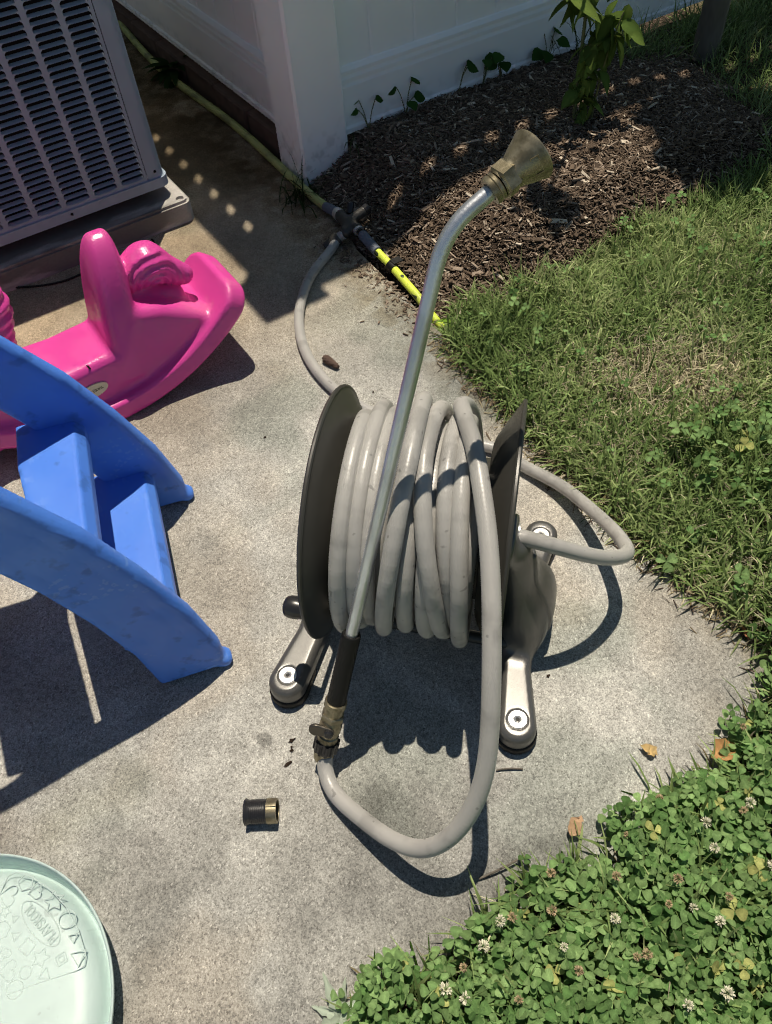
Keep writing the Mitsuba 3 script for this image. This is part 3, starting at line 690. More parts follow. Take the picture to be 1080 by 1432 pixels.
add('hose_reel__flange', flange(1), 'flange_plastic', 40)
add('hose_reel__drum', loc_mesh(lathe([(.088, -.0825), (.088, .0825)], [0, 0, 0], [1, 0, 0], 64), RW), 'flange_plastic', True)
add('hose_reel__axle', loc_mesh(lathe([(0, -.125), (.012, -.125), (.012, .125), (0, .125)], [0, 0, 0], [1, 0, 0], 32), RW), 'zinc', 30)
for v in (-.045, .05):
    add('hose_reel__cross_bar', loc_mesh(tube(np.array([[-.13, v, .045], [.13, v, .045]]), .009, 16)), 'flange_plastic', True)
# crank on the left side
cz = np.array([-.128, 0, .225])
add('hose_reel__crank_arm', loc_mesh(cat_mesh([cbox([-.1225, -.118, -.072], [-.1155, .012, -.052], .002)]), lambda P: W(np.stack([P[:, 0], P[:, 1], .225 + P[:, 2] + .06 + (P[:, 1]) * .55], 1))), 'reel_paint', 30)
kn = np.array([-.1175, -.112, .163])
add('hose_reel__crank_knob', loc_mesh(lathe([(0, .0355), (.008, .035), (.0125, .0325), (.0148, .027), (.0150, .018), (.0128, .006), (.011, 0), (.0, 0)][::-1], kn, [-1, 0, 0], 32)), 'black_plastic', 50)

# the hose: one length from the splitter to the axle, one length wound on and down to the wand
HR = 0.0102
supply = [(0.733, 1.372, .026), (0.720, 1.379, .018), (0.690, 1.362, .0112), (0.618, 1.316, .0108), (0.563, 1.264, .0108), (0.517, 1.204, .0108), (0.477, 1.118, .0108), (0.461, 1.039, .0108), (0.463, 0.955, .0108), (0.495, 0.855, .0108)]
tail_l = W([(.02, .345, .0108), (.065, .338, .0110), (.105, .312, .012), (.168, .273, .021), (.226, .208, .044), (.259, .145, .078), (.272, .098, .104), (.260, .064, .133), (.232, .035, .165), (.195, .016, .195), (.155, .006, .217), (.118, .004, .2255)])
sup = resample(spline(np.vstack([supply, tail_l]), 24), .0045)
m, U = tube(sup, HR, 22, True, uv=True)
thing('supply_hose', 'taupe garden hose from the splitter that loops round into the reel hub', 'hose')
add('supply_hose__jacket', m, 'hose_vinyl', True, uv=U)
d0 = sup[0] - sup[6]; d0 /= np.linalg.norm(d0)
add('supply_hose__coupling', lathe([(HR + .0005, -.036), (.0125, -.034), (.0130, -.018), (.0128, -.016), (.0145, -.015), (.0148, .0), (.0135, .002), (.0, .002)], sup[4], d0, 24), 'flange_plastic', 30)

wr = [  # (u top, u front, u bottom, r top, r front, r bottom) of the wraps one sees, left to right
    (-.068, -.074, -.0805, .140, .141, .143), (-.052, -.055, -.060, .137, .133, .131), (-.040, -.040, -.041, .131, .128, .124),
    (-.003, -.021, -.038, .157, .141, .130), (.005, .002, -.012, .123, .131, .127), (.024, .027, .025, .118, .132, .136),
    (.011, .044, .054, .144, .134, .127), (.036, .053, .044, .134, .121, .118), (.054, .067, .063, .133, .138, .142)]
ph, uu, rr = [], [], []
for k in range(8):      # hidden lower layer, right to left
    u = .072 - k * .0205
    for a in (0, 90, 180, 270):
        ph.append(360 * k + a); uu.append(u - .0205 * a / 360); rr.append(.1000 + (.0005 if a else 0))
o = 8 * 360
for k, (a, b, c, r1, r2, r3) in enumerate(wr):
    nx = wr[k + 1] if k + 1 < len(wr) else (.048, 0, 0, .154, 0, 0)
    ph += [o + 360 * k, o + 360 * k + 95, o + 360 * k + 175, o + 360 * k + 265]
    uu += [a, b, c, .5 * (c + nx[0])]; rr += [r1, r2, r3, min(.5 * (r3 + nx[3]), .14)]
ph += [o + 360 * 9 - 30]; uu += [.041]; rr += [.153]
pp = np.arange(0, ph[-1] + .1, 2.0)
fu, fr = PchipInterpolator(ph, uu), PchipInterpolator(ph, rr)
U_, R_ = fu(pp), fr(pp)
U_ += .0012 * np.sin(pp * .013) ; pr_ = np.radians(pp)
coil = RW(np.stack([U_, -R_ * np.sin(pr_), R_ * np.cos(pr_)], 1))
free = W([(.062, .012, .3735), (.0775, -.035, .3680), (.093, -.085, .3510), (.106, -.138, .325), (.1165, -.192, .288), (.1245, -.240, .238), (.1265, -.280, .185), (.1120, -.3165, .130), (.078, -.3385, .082), (.034, -.332, .050), (-.018, -.307, .028), (-.058, -.281, .0165), (-.0745, -.258, .0210), (-.0775, -.243, .034)])
path = np.vstack([coil[::4], spline(np.vstack([coil[-9], coil[-1], free]), 16)[14:]])
path = resample(path, .0042)
m, U = tube(path, HR, 22, True, uv=True)
thing('garden_hose', 'long taupe garden hose wound on the reel, its free end looping to the wand', 'hose')
add('garden_hose__jacket', m, 'hose_vinyl', True, uv=U)

# watering wand leaning on the coils
thing('watering_wand', 'bent aluminium watering wand with brass head leaning against the wound hose', 'watering wand')
P0 = W([-.0785, -.238, .038])[0]; P1 = W([.0194, .013, .580])[0]
wd = (P1 - P0) / np.linalg.norm(P1 - P0)
def along(s): return P0 + wd * s
CORN = P0 + wd * ((.617 - P0[2]) / wd[2]); NECK = W([.0646, .0625, .6425])[0]; HEADC = W([.0943, .0945, .659])[0]
hd = NECK - CORN; hd /= np.linalg.norm(hd)
pa = CORN - wd * .034; pb = CORN + hd * .030
tt = np.linspace(0, 1, 24)[:, None]
bend = (1 - tt) ** 2 * pa + 2 * tt * (1 - tt) * CORN + tt ** 2 * pb
LEN0 = .180
tp = np.vstack([along(LEN0), along(.3), along(.4), along(.5), bend, NECK])
tp = resample(tp, .006)
add('watering_wand__tube', tube(tp, .0073, 28), 'aluminium', True)
add('watering_wand__grip', lathe([(.0, .082), (.0112, .082), (.0120, .086), (.0120, .10), (.0116, .145), (.0118, .178), (.0114, .190), (.0105, .1915), (.0080, .1915)][::-1], P0, wd, 32), 'black_rubber', 30)
def hexring(r): return r
add('watering_wand__valve', lathe([(.0, .018), (.0110, .018), (.0132, .0185), (.0132, .0265), (.0118, .028), (.0125, .0295), (.0138, .034), (.0146, .042), (.0138, .050), (.0125, .0545), (.0120, .056), (.0120, .075), (.0140, .077), (.0140, .0845), (.0128, .0855), (.0, .0855)][::-1], P0, wd, 36), 'brass', 35)
add('watering_wand__hex_nut', lathe([(.0, .0545), (.0138, .0545), (.0155, .0565), (.0155, .0625), (.0138, .0645), (.0, .0645)][::-1], P0, wd, 6), 'brass')
lv = np.cross(wd, [0, 0, 1]); lv /= np.linalg.norm(lv)
tocam = CAM - along(.042); tocam = tocam - wd * (tocam @ wd); tocam /= np.linalg.norm(tocam)
lft = np.cross(wd, tocam); lft = lft if lft @ np.array([-1, .3, 0]) > 0 else -lft
kc = along(.044)
add('watering_wand__valve_stem', lathe([(.0, .021), (.0042, .0205), (.0058, .019), (.0060, .012), (.0068, .011), (.0068, .006), (.0, .006)][::-1], kc, tocam, 20), 'black_plastic', 30)
lm = sdf_mesh(lambda X, Y, Z: sd_ext(stad(X, Y, (0, 0), (.0165, .0005), .0068, .0092), np.abs(Z) - .0028, .0022), [-.01, -.014, -.006], [.03, .014, .006], .0012)
lm.apply_transform(basis(kc + tocam * .0135, lft, wd if np.cross(lft, wd) @ tocam > 0 else -wd, tocam))
add('watering_wand__valve_lever', lm, 'bronze', True)
add('watering_wand__collar', lathe([(.0083, -.002), (.0125, -.002), (.0130, .0), (.0130, .0028), (.0122, .0034), (.0128, .0042), (.0128, .007), (.011, .0085), (.0, .0085)][::-1], NECK - hd * .004, hd, 32), 'brass', 30)
hb = NECK + hd * .003
ax2 = HEADC - hb; ax2 /= np.linalg.norm(ax2)
flare = [(.0125, 0), (.0130, .002), (.0132, .012), (.0145, .018), (.0178, .0255), (.0214, .035), (.0231, .0385), (.0237, .0405), (.0230, .0418), (.0218, .0412), (.0214, .0395), (.0, .0387)]
add('watering_wand__head', lathe(flare[::-1], hb, ax2, 48), 'brass', 30)
add('watering_wand__head_nut', lathe([(.0, .001), (.0142, .001), (.0158, .003), (.0158, .0135), (.0140, .0165), (.0, .0165)][::-1], hb, ax2, 6), 'brass')
# raised maker's frame on the head, facing the camera
tc = CAM - (hb + ax2 * .031); tc -= ax2 * (tc @ ax2); tc /= np.linalg.norm(tc)
tl = np.cross(ax2, tc)
tc2 = tc * math.cos(.5) + tl * math.sin(.5)
fr_ = ring(sbox(-.0075, -.0035, .0075, .0035), .0008).union(shapely.union_all([sbox(-.005 + i * .0035, -.0018, -.003 + i * .0035, .0018) for i in range(3)]))
slope = math.atan2(.0051, .0105)
nn = tc2 * math.cos(slope) - ax2 * math.sin(slope); al = ax2 * math.cos(slope) + tc2 * math.sin(slope); cr = np.cross(nn, al)
add('watering_wand__maker_mark', extrude(fr_, .0009, basis(hb + ax2 * .0305 + tc2 * .0182, cr, al, nn)), 'brass')
# hose end coupling
thing('hose_end_coupling', 'ribbed black and brass coupling joining the free hose end to the wand', 'hose coupling')
ang = np.linspace(0, 2 * np.pi, 97)[:-1]
gear = Polygon([((.0150 if (i // 4) % 2 else .0165) * math.cos(a), (.0150 if (i // 4) % 2 else .0165) * math.sin(a)) for i, a in enumerate(ang)])
xx, yy_, _ = frame_of(wd)
add('hose_end_coupling__collar', extrude(gear.difference(Point(0, 0).buffer(.011)), .017, basis(along(.001), xx, yy_, wd)), 'black_plastic')
add('hose_end_coupling__sleeve', lathe([(.0107, -.016), (.0124, -.016), (.0130, -.014), (.0132, .002), (.0120, .004), (.0, .004)][::-1], P0, wd, 32), 'brass', 30)

# loose quick connector on the concrete
thing('hose_connector', 'loose black and brass hose connector lying alone on the concrete', 'hose connector')
qa = np.array([-0.031, 0.376, .0165]); qd = np.array([0.034, -0.021, 0.0]); qd /= np.linalg.norm(qd)
prf = [(.0, .0), (.0105, .0), (.0160, .0002), (.0163, .0025), (.0150, .0045), (.0140, .0075)]
for i in range(7):
    prf += [(.0150, .0085 + i * .0026), (.0150, .0098 + i * .0026), (.0143, .0102 + i * .0026), (.0143, .0108 + i * .0026)]
prf += [(.0150, .027), (.0152, .0282), (.0, .0282)]
add('hose_connector__body', lathe(prf[::-1], qa, qd, 40), 'black_plastic', 30)
gear = Polygon([((.0155 if (i // 6) % 4 else .0147) * math.cos(a), (.0155 if (i // 6) % 4 else .0147) * math.sin(a)) for i, a in enumerate(ang)])
x_, y_, _ = frame_of(qd)
add('hose_connector__ring', extrude(gear.difference(Point(0, 0).buffer(.0125)), .0125, basis(qa + qd * .0284, x_, y_, qd)), 'brass')
add('hose_connector__washer', lathe([(.005, .0345), (.0126, .0345)][::-1], qa, qd, 24), 'black_rubber')

# ---------------------------------------------------------------- faucet splitter and the two lime hoses
SPL = np.array([0.757, 1.385, 0.030])
thing('hose_splitter', 'dark two way hose splitter with small shut off knobs at the mulch edge', 'hose splitter')
dY = np.array([0.02, 1, 0.05]); dY /= np.linalg.norm(dY)
sp = sdf_mesh(lambda X, Y, Z: smin(smin(sd_cap(X, Y, Z, (.762, 1.432, .031), (.757, 1.392, .030), .0145), sd_cap(X, Y, Z, (.757, 1.392, .030), (.738, 1.376, .027), .0135), .008),
    smin(sd_cap(X, Y, Z, (.757, 1.392, .030), (.763, 1.364, .032), .0125), sd_cap(X, Y, Z, (.762, 1.400, .034), (.800, 1.392, .048), .011), .008), .006), [.70, 1.33, 0], [.83, 1.46, .09], .003)
add('hose_splitter__body', sp, 'flange_plastic', True)
add('hose_splitter__knob', lathe([(0, .0), (.010, .0), (.012, .003), (.012, .011), (.009, .014), (0, .014)][::-1], [.800, 1.392, .048], [.9, -.1, .35], 12), 'black_plastic', 30)
add('hose_splitter__knob', lathe([(0, .0), (.007, .0), (.008, .003), (.008, .022), (.005, .026), (0, .026)][::-1], [.775, 1.415, .04], [.5, .5, .6], 12), 'black_plastic', 30)
lime = [(0.86, 3.05, .011), (0.81, 2.93, .0105), (0.792, 2.80, .0105), (0.775, 2.60, .0105), (0.770, 2.42, .0105), (0.776, 2.25, .0105), (0.783, 2.10, .0105), (0.783, 1.95, .0105), (0.776, 1.78, .0105), (0.769, 1.62, .0105), (0.767, 1.53, .0135), (0.766, 1.488, .020)]
thing('lime_hose', 'faded lime green hose running in shade along the fence base', 'hose')
lp = resample(spline(lime, 20), .006)
add('lime_hose__jacket', tube(lp, .0105, 18), 'lime_faded', True)
add('lime_hose__sleeve', tube(np.array([[.7665, 1.512, .0155], [.7655, 1.485, .0215], [.764, 1.452, .028]]), [.0112, .0115, .0112], 20), 'sleeve', True)
add('lime_hose__coupling', lathe([(0, 0), (.0105, 0), (.0130, .001), (.0138, .006), (.0130, .012), (.0145, .013), (.0145, .022), (0, .022)][::-1], [.7645, 1.458, .0275], [-.06, -1, .05], 24), 'zinc', 30)
yel = [(.7630, 1.372, .0315), (.7590, 1.320, .028), (.7560, 1.277, .024), (.7540, 1.215, .0185), (.7480, 1.150, .0150), (.7440, 1.10, .010), (.742, 1.075, .004), (.744, 1.04, -.010), (.75, 1.0, -.03)]
yp = resample(spline(yel, 20), .005)
thing('yellow_hose', 'bright yellow green hose end leaving the splitter into the grass', 'hose')
ye = np.argmin(abs(yp[:, 1] - 1.272))
add('yellow_hose__jacket', tube(yp[ye - 2:], .0086, 20), 'lime_vinyl', True)
add('yellow_hose__sleeve', tube(yp[6:ye + 1], .0112, 20), 'sleeve', True)
add('yellow_hose__coupling', lathe([(0, 0), (.0105, 0), (.0120, .002), (.0122, .010), (.0114, .013), (0, .013)][::-1], yp[1], yp[8] - yp[1], 24), 'zinc', 30)
ys = np.argmin(abs(yp[:, 1] - 1.212)); sd_ = yp[ys + 2] - yp[ys - 2]
add('yellow_hose__strap', lathe([(.0095, -.010), (.0112, -.010), (.0116, .0), (.0112, .010), (.0095, .010)][::-1], yp[ys], sd_, 20), 'black_rubber', 30)
sx, sy, sdn = frame_of(sd_)
add('yellow_hose__strap_tail', cbox([.753, 1.203, .0285], [.778, 1.223, .0315], .001), 'black_rubber')

# ---------------------------------------------------------------- young tree and sapling
rb = np.random.default_rng(21)
def leaf_mesh(c, d, nrm, L, Wd, fold=.25, droop=.25, seg=5):
    """one pointed leaf: midrib from c along d, surface normal nrm; returns vertices and faces"""
    d = d / np.linalg.norm(d); x = np.cross(d, nrm); x /= np.linalg.norm(x); n = np.cross(x, d)
    V, F = [], []
    for i in range(seg + 1):
        s = i / seg
        w = Wd * (math.sin(math.pi * min(s ** .75, 1)) ** .9) * .5
        p = c + d * (L * s) - n * (droop * L * s * s)
        V += [p - x * w + n * fold * w, p, p + x * w + n * fold * w]
    for i in range(seg):
        b = 3 * i
        F += [[b, b + 1, b + 4], [b, b + 4, b + 3], [b + 1, b + 2, b + 5], [b + 1, b + 5, b + 4]]
    return np.array(V), np.array(F)
def leaves(specs, col_fn):
    ms, cs = [], []
    for sp_ in specs:
        v, f = leaf_mesh(*sp_)
        c = np.tile(col_fn(), (len(v), 1)); c[1::3] *= 1.25
        ms.append((v, f)); cs.append(c)
    return cat_mesh(ms), np.vstack(cs)
thing('sapling', 'young leafy sapling growing in the mulch near the fence', 'sapling')
stem = spline([(1.371, 1.342, .05), (1.372, 1.346, .15), (1.376, 1.352, .24), (1.380, 1.358, .32), (1.36, 1.355, .55), (1.32, 1.348, .85), (1.285, 1.345, 1.1), (1.272, 1.345, 1.3)], 12)
add('sapling__stem', tube(stem, np.linspace(.0045, .0025, len(stem)), 10), 'stem_green', True)
stem2 = spline([(1.402, 1.318, .05), (1.404, 1.316, .13), (1.41, 1.308, .22), (1.43, 1.295, .32)], 10)
add('sapling__stem', tube(stem2, np.linspace(.003, .0015, len(stem2)), 8), 'stem_green', True)
def lcol():
    k = rb.random()
    return np.array([.085, .14, .035]) * (.6 + .8 * k) + np.array([.05, .05, .01]) * rb.random()
sps = []
def cluster(c, n, sx, sz, L):
    for _ in range(n):
        p = np.array(c) + np.array([rb.normal(0, sx), rb.normal(0, sx), rb.normal(0, sz)])
        a = rb.uniform(0, 2 * np.pi); el = rb.uniform(-1.35, -.15)
        d = np.array([math.cos(a) * math.cos(el), math.sin(a) * math.cos(el), math.sin(el)])
        nr = np.array([rb.normal(0, .4), rb.normal(0, .4), 1.0])
        l = L * rb.uniform(.7, 1.2)
        sps.append((p, d, nr, l, l * rb.uniform(.46, .60), .25, rb.uniform(.1, .45)))
cluster((1.385, 1.328, .105), 18, .012, .028, .044)
cluster((1.383, 1.330, .165), 26, .014, .030, .048)
cluster((1.386, 1.326, .225), 24, .015, .028, .050)
cluster((1.412, 1.298, .285), 24, .018, .022, .056)
cluster((1.365, 1.358, .345), 14, .025, .014, .065)
cluster((1.375, 1.345, .40), 9, .03, .03, .07)
cluster((1.335, 1.345, .62), 4, .03, .04, .06)
cluster((1.28, 1.345, 1.22), 34, .034, .045, .070)
for i in range(0, len(sps)):
    v, f = leaf_mesh(*sps[i]); c = np.tile(lcol(), (len(v), 1)); c[1::3] *= 1.3
    add('sapling__leaf', (v, f), 'leaf', True, color=c)
thing('young_tree', 'grey trunk of a young tree at the far end of the mulch bed', 'tree')
trunk = spline([(1.978, 1.475, -.03), (1.985, 1.478, .3), (2.0, 1.485, .8), (2.01, 1.49, 1.3), (2.03, 1.5, 1.9)], 10)
add('young_tree__trunk', tube(trunk, np.linspace(.036, .022, len(trunk)), 18), 'bark', True)
specs = []
for b_ in range(9):
    a = b_ * 2.4; h0 = 1.28 + .035 * b_
    tip = np.array([1.905 + .18 * math.cos(a), 1.41 + .08 * math.sin(a), h0 + .14])
    p0 = trunk[min(len(trunk) - 1, int(len(trunk) * h0 / 2.0))]
    br = spline([p0, (p0 + tip) / 2 + [0, 0, .05], tip], 8)
    add('young_tree__branch', tube(br, np.linspace(.009, .003, len(br)), 8), 'bark', True)
    for p in br[8:]:
        for _ in range(30):
            q_ = p + rb.normal(0, .035, 3); a2 = rb.uniform(0, 6.28)
            specs.append((q_, np.array([math.cos(a2), math.sin(a2), rb.uniform(-.8, .2)]), np.array([rb.normal(0, .4), rb.normal(0, .4), 1.0]), rb.uniform(.06, .09), rb.uniform(.035, .05), .2, .3))
m, c = leaves(specs, lcol)
add('young_tree__crown', m, 'leaf', True, color=c)
labels['young_tree__crown'] = {'label': 'leaves of the young tree', 'kind': 'stuff'}

# ---------------------------------------------------------------- loose cover: mulch, grass, clover
rm = np.random.default_rng(5)
def chips(x, y, z, L, Wd, Th, cols):
    """many little flat wood chips as one mesh: tapered six sided slivers"""
    n = len(x)
    yaw = rm.uniform(0, 2 * np.pi, n); pit = rm.normal(0, .28, n); rol = rm.normal(0, .35, n)
    cy, sy, cp, sp_, cr, sr = np.cos(yaw), np.sin(yaw), np.cos(pit), np.sin(pit), np.cos(rol), np.sin(rol)
    ex = np.stack([cy * cp, sy * cp, sp_], 1)
    ey0 = np.stack([-sy, cy, 0 * cy], 1); ez0 = np.cross(ex, ey0)
    ey = ey0 * cr[:, None] + ez0 * sr[:, None]; ez = np.cross(ex, ey)
    t1, t2 = rm.uniform(.35, 1, n), rm.uniform(.35, 1, n)
    sk = rm.uniform(-.5, .5, n)
    V = np.zeros((n, 8, 3)); k = 0
    o = np.stack([x, y, z], 1)
    for a, tp_ in ((-1, t1), (1, t2)):
        for b in (-1, 1):
            for c in (-1, 1):
                V[:, k] = o + ex * (a * L / 2 + b * sk * Wd * .5)[:, None] + ey * (b * Wd / 2 * tp_)[:, None] + ez * (c * Th / 2 * tp_)[:, None]; k += 1
    F0 = np.array([[0, 1, 3], [0, 3, 2], [4, 6, 7], [4, 7, 5], [0, 4, 5], [0, 5, 1], [2, 3, 7], [2, 7, 6], [0, 2, 6], [0, 6, 4], [1, 5, 7], [1, 7, 3]])
    F = (F0[None] + 8 * np.arange(n)[:, None, None]).reshape(-1, 3)
    C = np.repeat(cols[:, None], 8, 1) * rm.uniform(.8, 1.2, (n, 8, 1))
    return trimesh.Trimesh(V.reshape(-1, 3), F, process=False), C.reshape(-1, 3)
n = 74000
x, y = rm.uniform(.735, 2.12, n), rm.uniform(.965, 1.69, n)
keep = (x > .745 + .02 * rm.random(n)) & ~((x > PX0) & (x < PX1) & (y > PY0)) & ((x < 1.70) | (y > 1.0 + (x - 1.70) * 2.0 + .06 * np.sin(x * 60))) & (x < 1.97) & (y > .985 + .03 * rm.random(n)) & ~((x < 0.80) & (y > 1.60)) & (x > .735 + .035 * ss(1.36, 1.5, y))
x, y = x[keep], y[keep]
# a few scattered over the concrete edge
xs, ys = .735 - np.abs(rm.normal(0, .030, 420)), rm.uniform(1.02, 1.42, 420)
big = rm.random(len(x)) < .022
L = rm.lognormal(-4.74, .45, len(x)); L = np.where(big, L * 2.0, L); L = np.clip(L, .004, .05)
Wd = np.clip(L * rm.uniform(.16, .42, len(x)), .0018, .011); Th = np.clip(Wd * rm.uniform(.25, .6, len(x)), .001, .004)
base = np.array([[.086, .061, .043], [.135, .098, .070], [.20, .150, .110], [.31, .245, .19], [.50, .43, .34]])
pick = rm.choice(5, len(x), p=[.36, .33, .20, .085, .025]); pick = np.where(big & (rm.random(len(x)) < .35), 4, pick)
z = mulch_z(x, y) + rm.uniform(-.002, .007, len(x))
m1, c1 = chips(x, y, z, L, Wd, Th, base[pick])
Ls = rm.uniform(.003, .012, len(xs)); m2, c2 = chips(xs, ys, np.full(len(xs), .002), Ls, Ls * .35, Ls * .2, base[rm.choice(4, len(xs))])
add('mulch_chips', cat_mesh([m1, m2]), 'chip_wood', False, color=np.vstack([c1, c2]))
labels['mulch_chips'] = {'label': 'dark brown shredded bark mulch covering the bed', 'category': 'mulch', 'kind': 'stuff'}

rg = np.random.default_rng(11)
def blades(x, y, z, L, Wd, lean, cols, seg=3):
    n = len(x)
    a = rg.uniform(0, 2 * np.pi, n)
    d = np.stack([np.cos(a), np.sin(a)], 1)
    fa = a + np.pi / 2 + rg.normal(0, .5, n)
    side = np.stack([np.cos(fa), np.sin(fa), rg.normal(0, .15, n)], 1)
    V = np.zeros((n, 2 * seg + 1, 3)); C = np.zeros((n, 2 * seg + 1, 3))
    o = np.stack([x, y, z], 1)
    px, pz = np.zeros(n), np.zeros(n); th = rg.uniform(0, .75, n)
    step = L / seg
    for i in range(seg + 1):
        c = o + np.concatenate([d * px[:, None], pz[:, None]], 1)
        w = Wd * (1 - .25 * i / seg) * .5
        if i < seg:
            V[:, 2 * i] = c - side * w[:, None]; V[:, 2 * i + 1] = c + side * w[:, None]
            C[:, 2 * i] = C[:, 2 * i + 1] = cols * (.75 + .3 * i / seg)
        else:
            V[:, 2 * i] = c; C[:, 2 * i] = cols * 1.05
        th = th + lean / seg * (1 + i * .4)
        px = px + step * np.sin(th); pz = pz + step * np.cos(th)
    F0 = []
    for i in range(seg - 1): F0 += [[2 * i, 2 * i + 1, 2 * i + 3], [2 * i, 2 * i + 3, 2 * i + 2]]
    F0 += [[2 * seg - 2, 2 * seg - 1, 2 * seg]]
    F = (np.array(F0)[None] + (2 * seg + 1) * np.arange(n)[:, None, None]).reshape(-1, 3)
    return trimesh.Trimesh(V.reshape(-1, 3), F, process=False), C.reshape(-1, 3)
pr_x = np.array([p[0] for p in PATIO_R]); pr_y = np.array([p[1] for p in PATIO_R])
def edge_x(y): return np.interp(y, pr_y, pr_x)
def straw_amount(x, y):
    f = meshkit.fbm(np.stack([x * 5, y * 5, x * 0 + 3], -1), 3, 9)
    p1 = np.exp(-(((x - 1.02) / .13) ** 2 + ((y - .60) / .10) ** 2)); p2 = np.exp(-(((x - .93) / .10) ** 2 + ((y - .72) / .09) ** 2))
    return np.clip(.24 + .75 * p1 + .5 * p2 + .9 * (f - .55), .03, .85)
def lawn(n, x0, x1, y0, y1, ok, lmin, lmax, tag):
    x, y = rg.uniform(x0, x1, n), rg.uniform(y0, y1, n)
    k = ok(x, y); x, y = x[k], y[k]; n = len(x)
    st = rg.random(n) < straw_amount(x, y)
    L = rg.uniform(lmin, lmax, n) * (.65 + .7 * meshkit.fbm(np.stack([x * 11, y * 11, x * 0], -1), 2, 3))
    L = np.where(st, L * .8, L)
    Wd = rg.uniform(.0018, .0046, n); Wd = np.where(st, Wd * .6, Wd)
    lean = rg.uniform(.1, 1.25, n) + st * .4
    g = np.array([.235, .33, .12]); g2 = np.array([.52, .57, .29]); dk = np.array([.11, .17, .055])
    t = meshkit.fbm(np.stack([x * 7, y * 7, x * 0 + 8], -1), 3, 5)[:, None] * .8 + rg.random((n, 1)) * .5 - .15
    col = np.where(t > .5, g + (g2 - g) * np.clip((t - .5) * 2, 0, 1), dk + (g - dk) * np.clip(t * 2, 0, 1))
    stc = np.array([.62, .56, .40]) * rg.uniform(.55, 1.25, (n, 1)) + rg.normal(0, .01, (n, 3))
    col = np.where(st[:, None], stc, col) * rg.uniform(.55, 1.4, (n, 1))
    return blades(x, y, np.full(n, -.006), L, Wd, lean, np.clip(col, .01, 1))
CEX, CEY = [-.09, -.06, -.03, .05, .12, .20, .31, .39, .46, .55, .70, 1.2], [.02, .10, .150, .122, .108, .118, .086, .112, .080, .105, .13, .13]
def clover_edge(x): return np.interp(x, CEX, CEY)
parts = []
def in_lawn(x, y): return (x > edge_x(y) - .004 + .018 * meshkit.noise(np.stack([x * 0, y * 30, x * 0], -1), 2)) & (y < 1.0 + .022 * np.sin(x * 17) + .02 * np.sin(x * 41) + .25 * ss(1.68, 1.85, x))
parts.append(lawn(46000, .66, 1.72, .36, 1.06, in_lawn, .032, .080, 'a'))
parts.append(lawn(34000, 1.65, 2.75, .3, 1.66, lambda x, y: (y < 1.04 + (x - 1.68) * 2.0 + .05 * np.sin(x * 37)) & ~((y > 1.40) & (x < 1.93)), .05, .12, 'b'))
parts.append(lawn(4000, 1.62, 2.5, 1.52, 1.665, lambda x, y: (x > 1.7 + .5 * (1.665 - y)) & ~((abs(x - 1.98) < .05)), .06, .16, 'c'))
parts.append(lawn(11000, .60, 1.5, .05, .40, lambda x, y: x > edge_x(np.maximum(y, .14)) - .01, .04, .09, 'd'))
parts.append(lawn(7000, -.07, .9, -.38, .12, lambda x, y: (x > -.06) & (y < clover_edge(x)), .04, .078, 'e'))
parts.append(lawn(9000, .95, 2.3, -.45, .42, lambda x, y: x > 0, .045, .09, 'f'))
# a ragged fringe that leans over the concrete
fy = rg.uniform(.16, 1.0, 900); fx = edge_x(fy) + rg.uniform(-.012, .012, 900)
cl = np.where((rg.random(900) < .45)[:, None], np.array([.26, .21, .11]), np.array([.05, .095, .02])) * rg.uniform(.6, 1.2, (900, 1))
parts.append(blades(fx, fy, np.full(900, -.006), rg.uniform(.02, .06, 900), rg.uniform(.0012, .0028, 900), rg.uniform(1.0, 2.3, 900), cl))
fx = rg.uniform(-.05, .62, 260); fy = clover_edge(fx) - .012 + rg.uniform(-.01, .01, 260)
cl = np.where((rg.random(260) < .35)[:, None], np.array([.26, .21, .11]), np.array([.05, .10, .02])) * rg.uniform(.6, 1.2, (260, 1))
parts.append(blades(fx, fy, np.full(260, -.006), rg.uniform(.02, .055, 260), rg.uniform(.0012, .0026, 260), rg.uniform(1.0, 2.2, 260), cl))
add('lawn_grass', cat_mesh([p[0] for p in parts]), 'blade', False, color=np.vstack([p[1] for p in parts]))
labels['lawn_grass'] = {'label': 'green lawn grass with straw coloured dry patches', 'category': 'grass', 'kind': 'stuff'}
# grass tufts at the fence
def tuft(key, label, c, n, sp_, L0, L1, col, group=None):
    c = np.array(c)
    m, cc = blades(c[0] + rg.normal(0, sp_, n), c[1] + rg.normal(0, sp_, n), np.full(n, c[2]), rg.uniform(L0, L1, n), rg.uniform(.002, .004, n), rg.uniform(.5, 1.8, n), np.array(col) * rg.uniform(.6, 1.3, (n, 1)), 4)
    thing(key, label, 'grass tuft', group); add(key + '__blade_tuft', m, 'blade', False, color=cc)
    labels[key + '__blade_tuft'] = {'label': 'thin grass blades of the tuft', 'kind': 'stuff'}
tuft('grass_tuft', 'thin grass tuft at the post foot beside the lime hose', (.745, 1.60, 0), 46, .020, .05, .13, (.035, .06, .018))
tuft('grass_tuft_001', 'wispy grass tuft against the fence right of the corner post', (.955, 1.655, .03), 22, .018, .05, .12, (.06, .08, .03))
tuft('grass_tuft_002', 'tall grass tuft against the fence behind the sapling', (1.66, 1.66, .03), 60, .05, .10, .24, (.04, .065, .02))

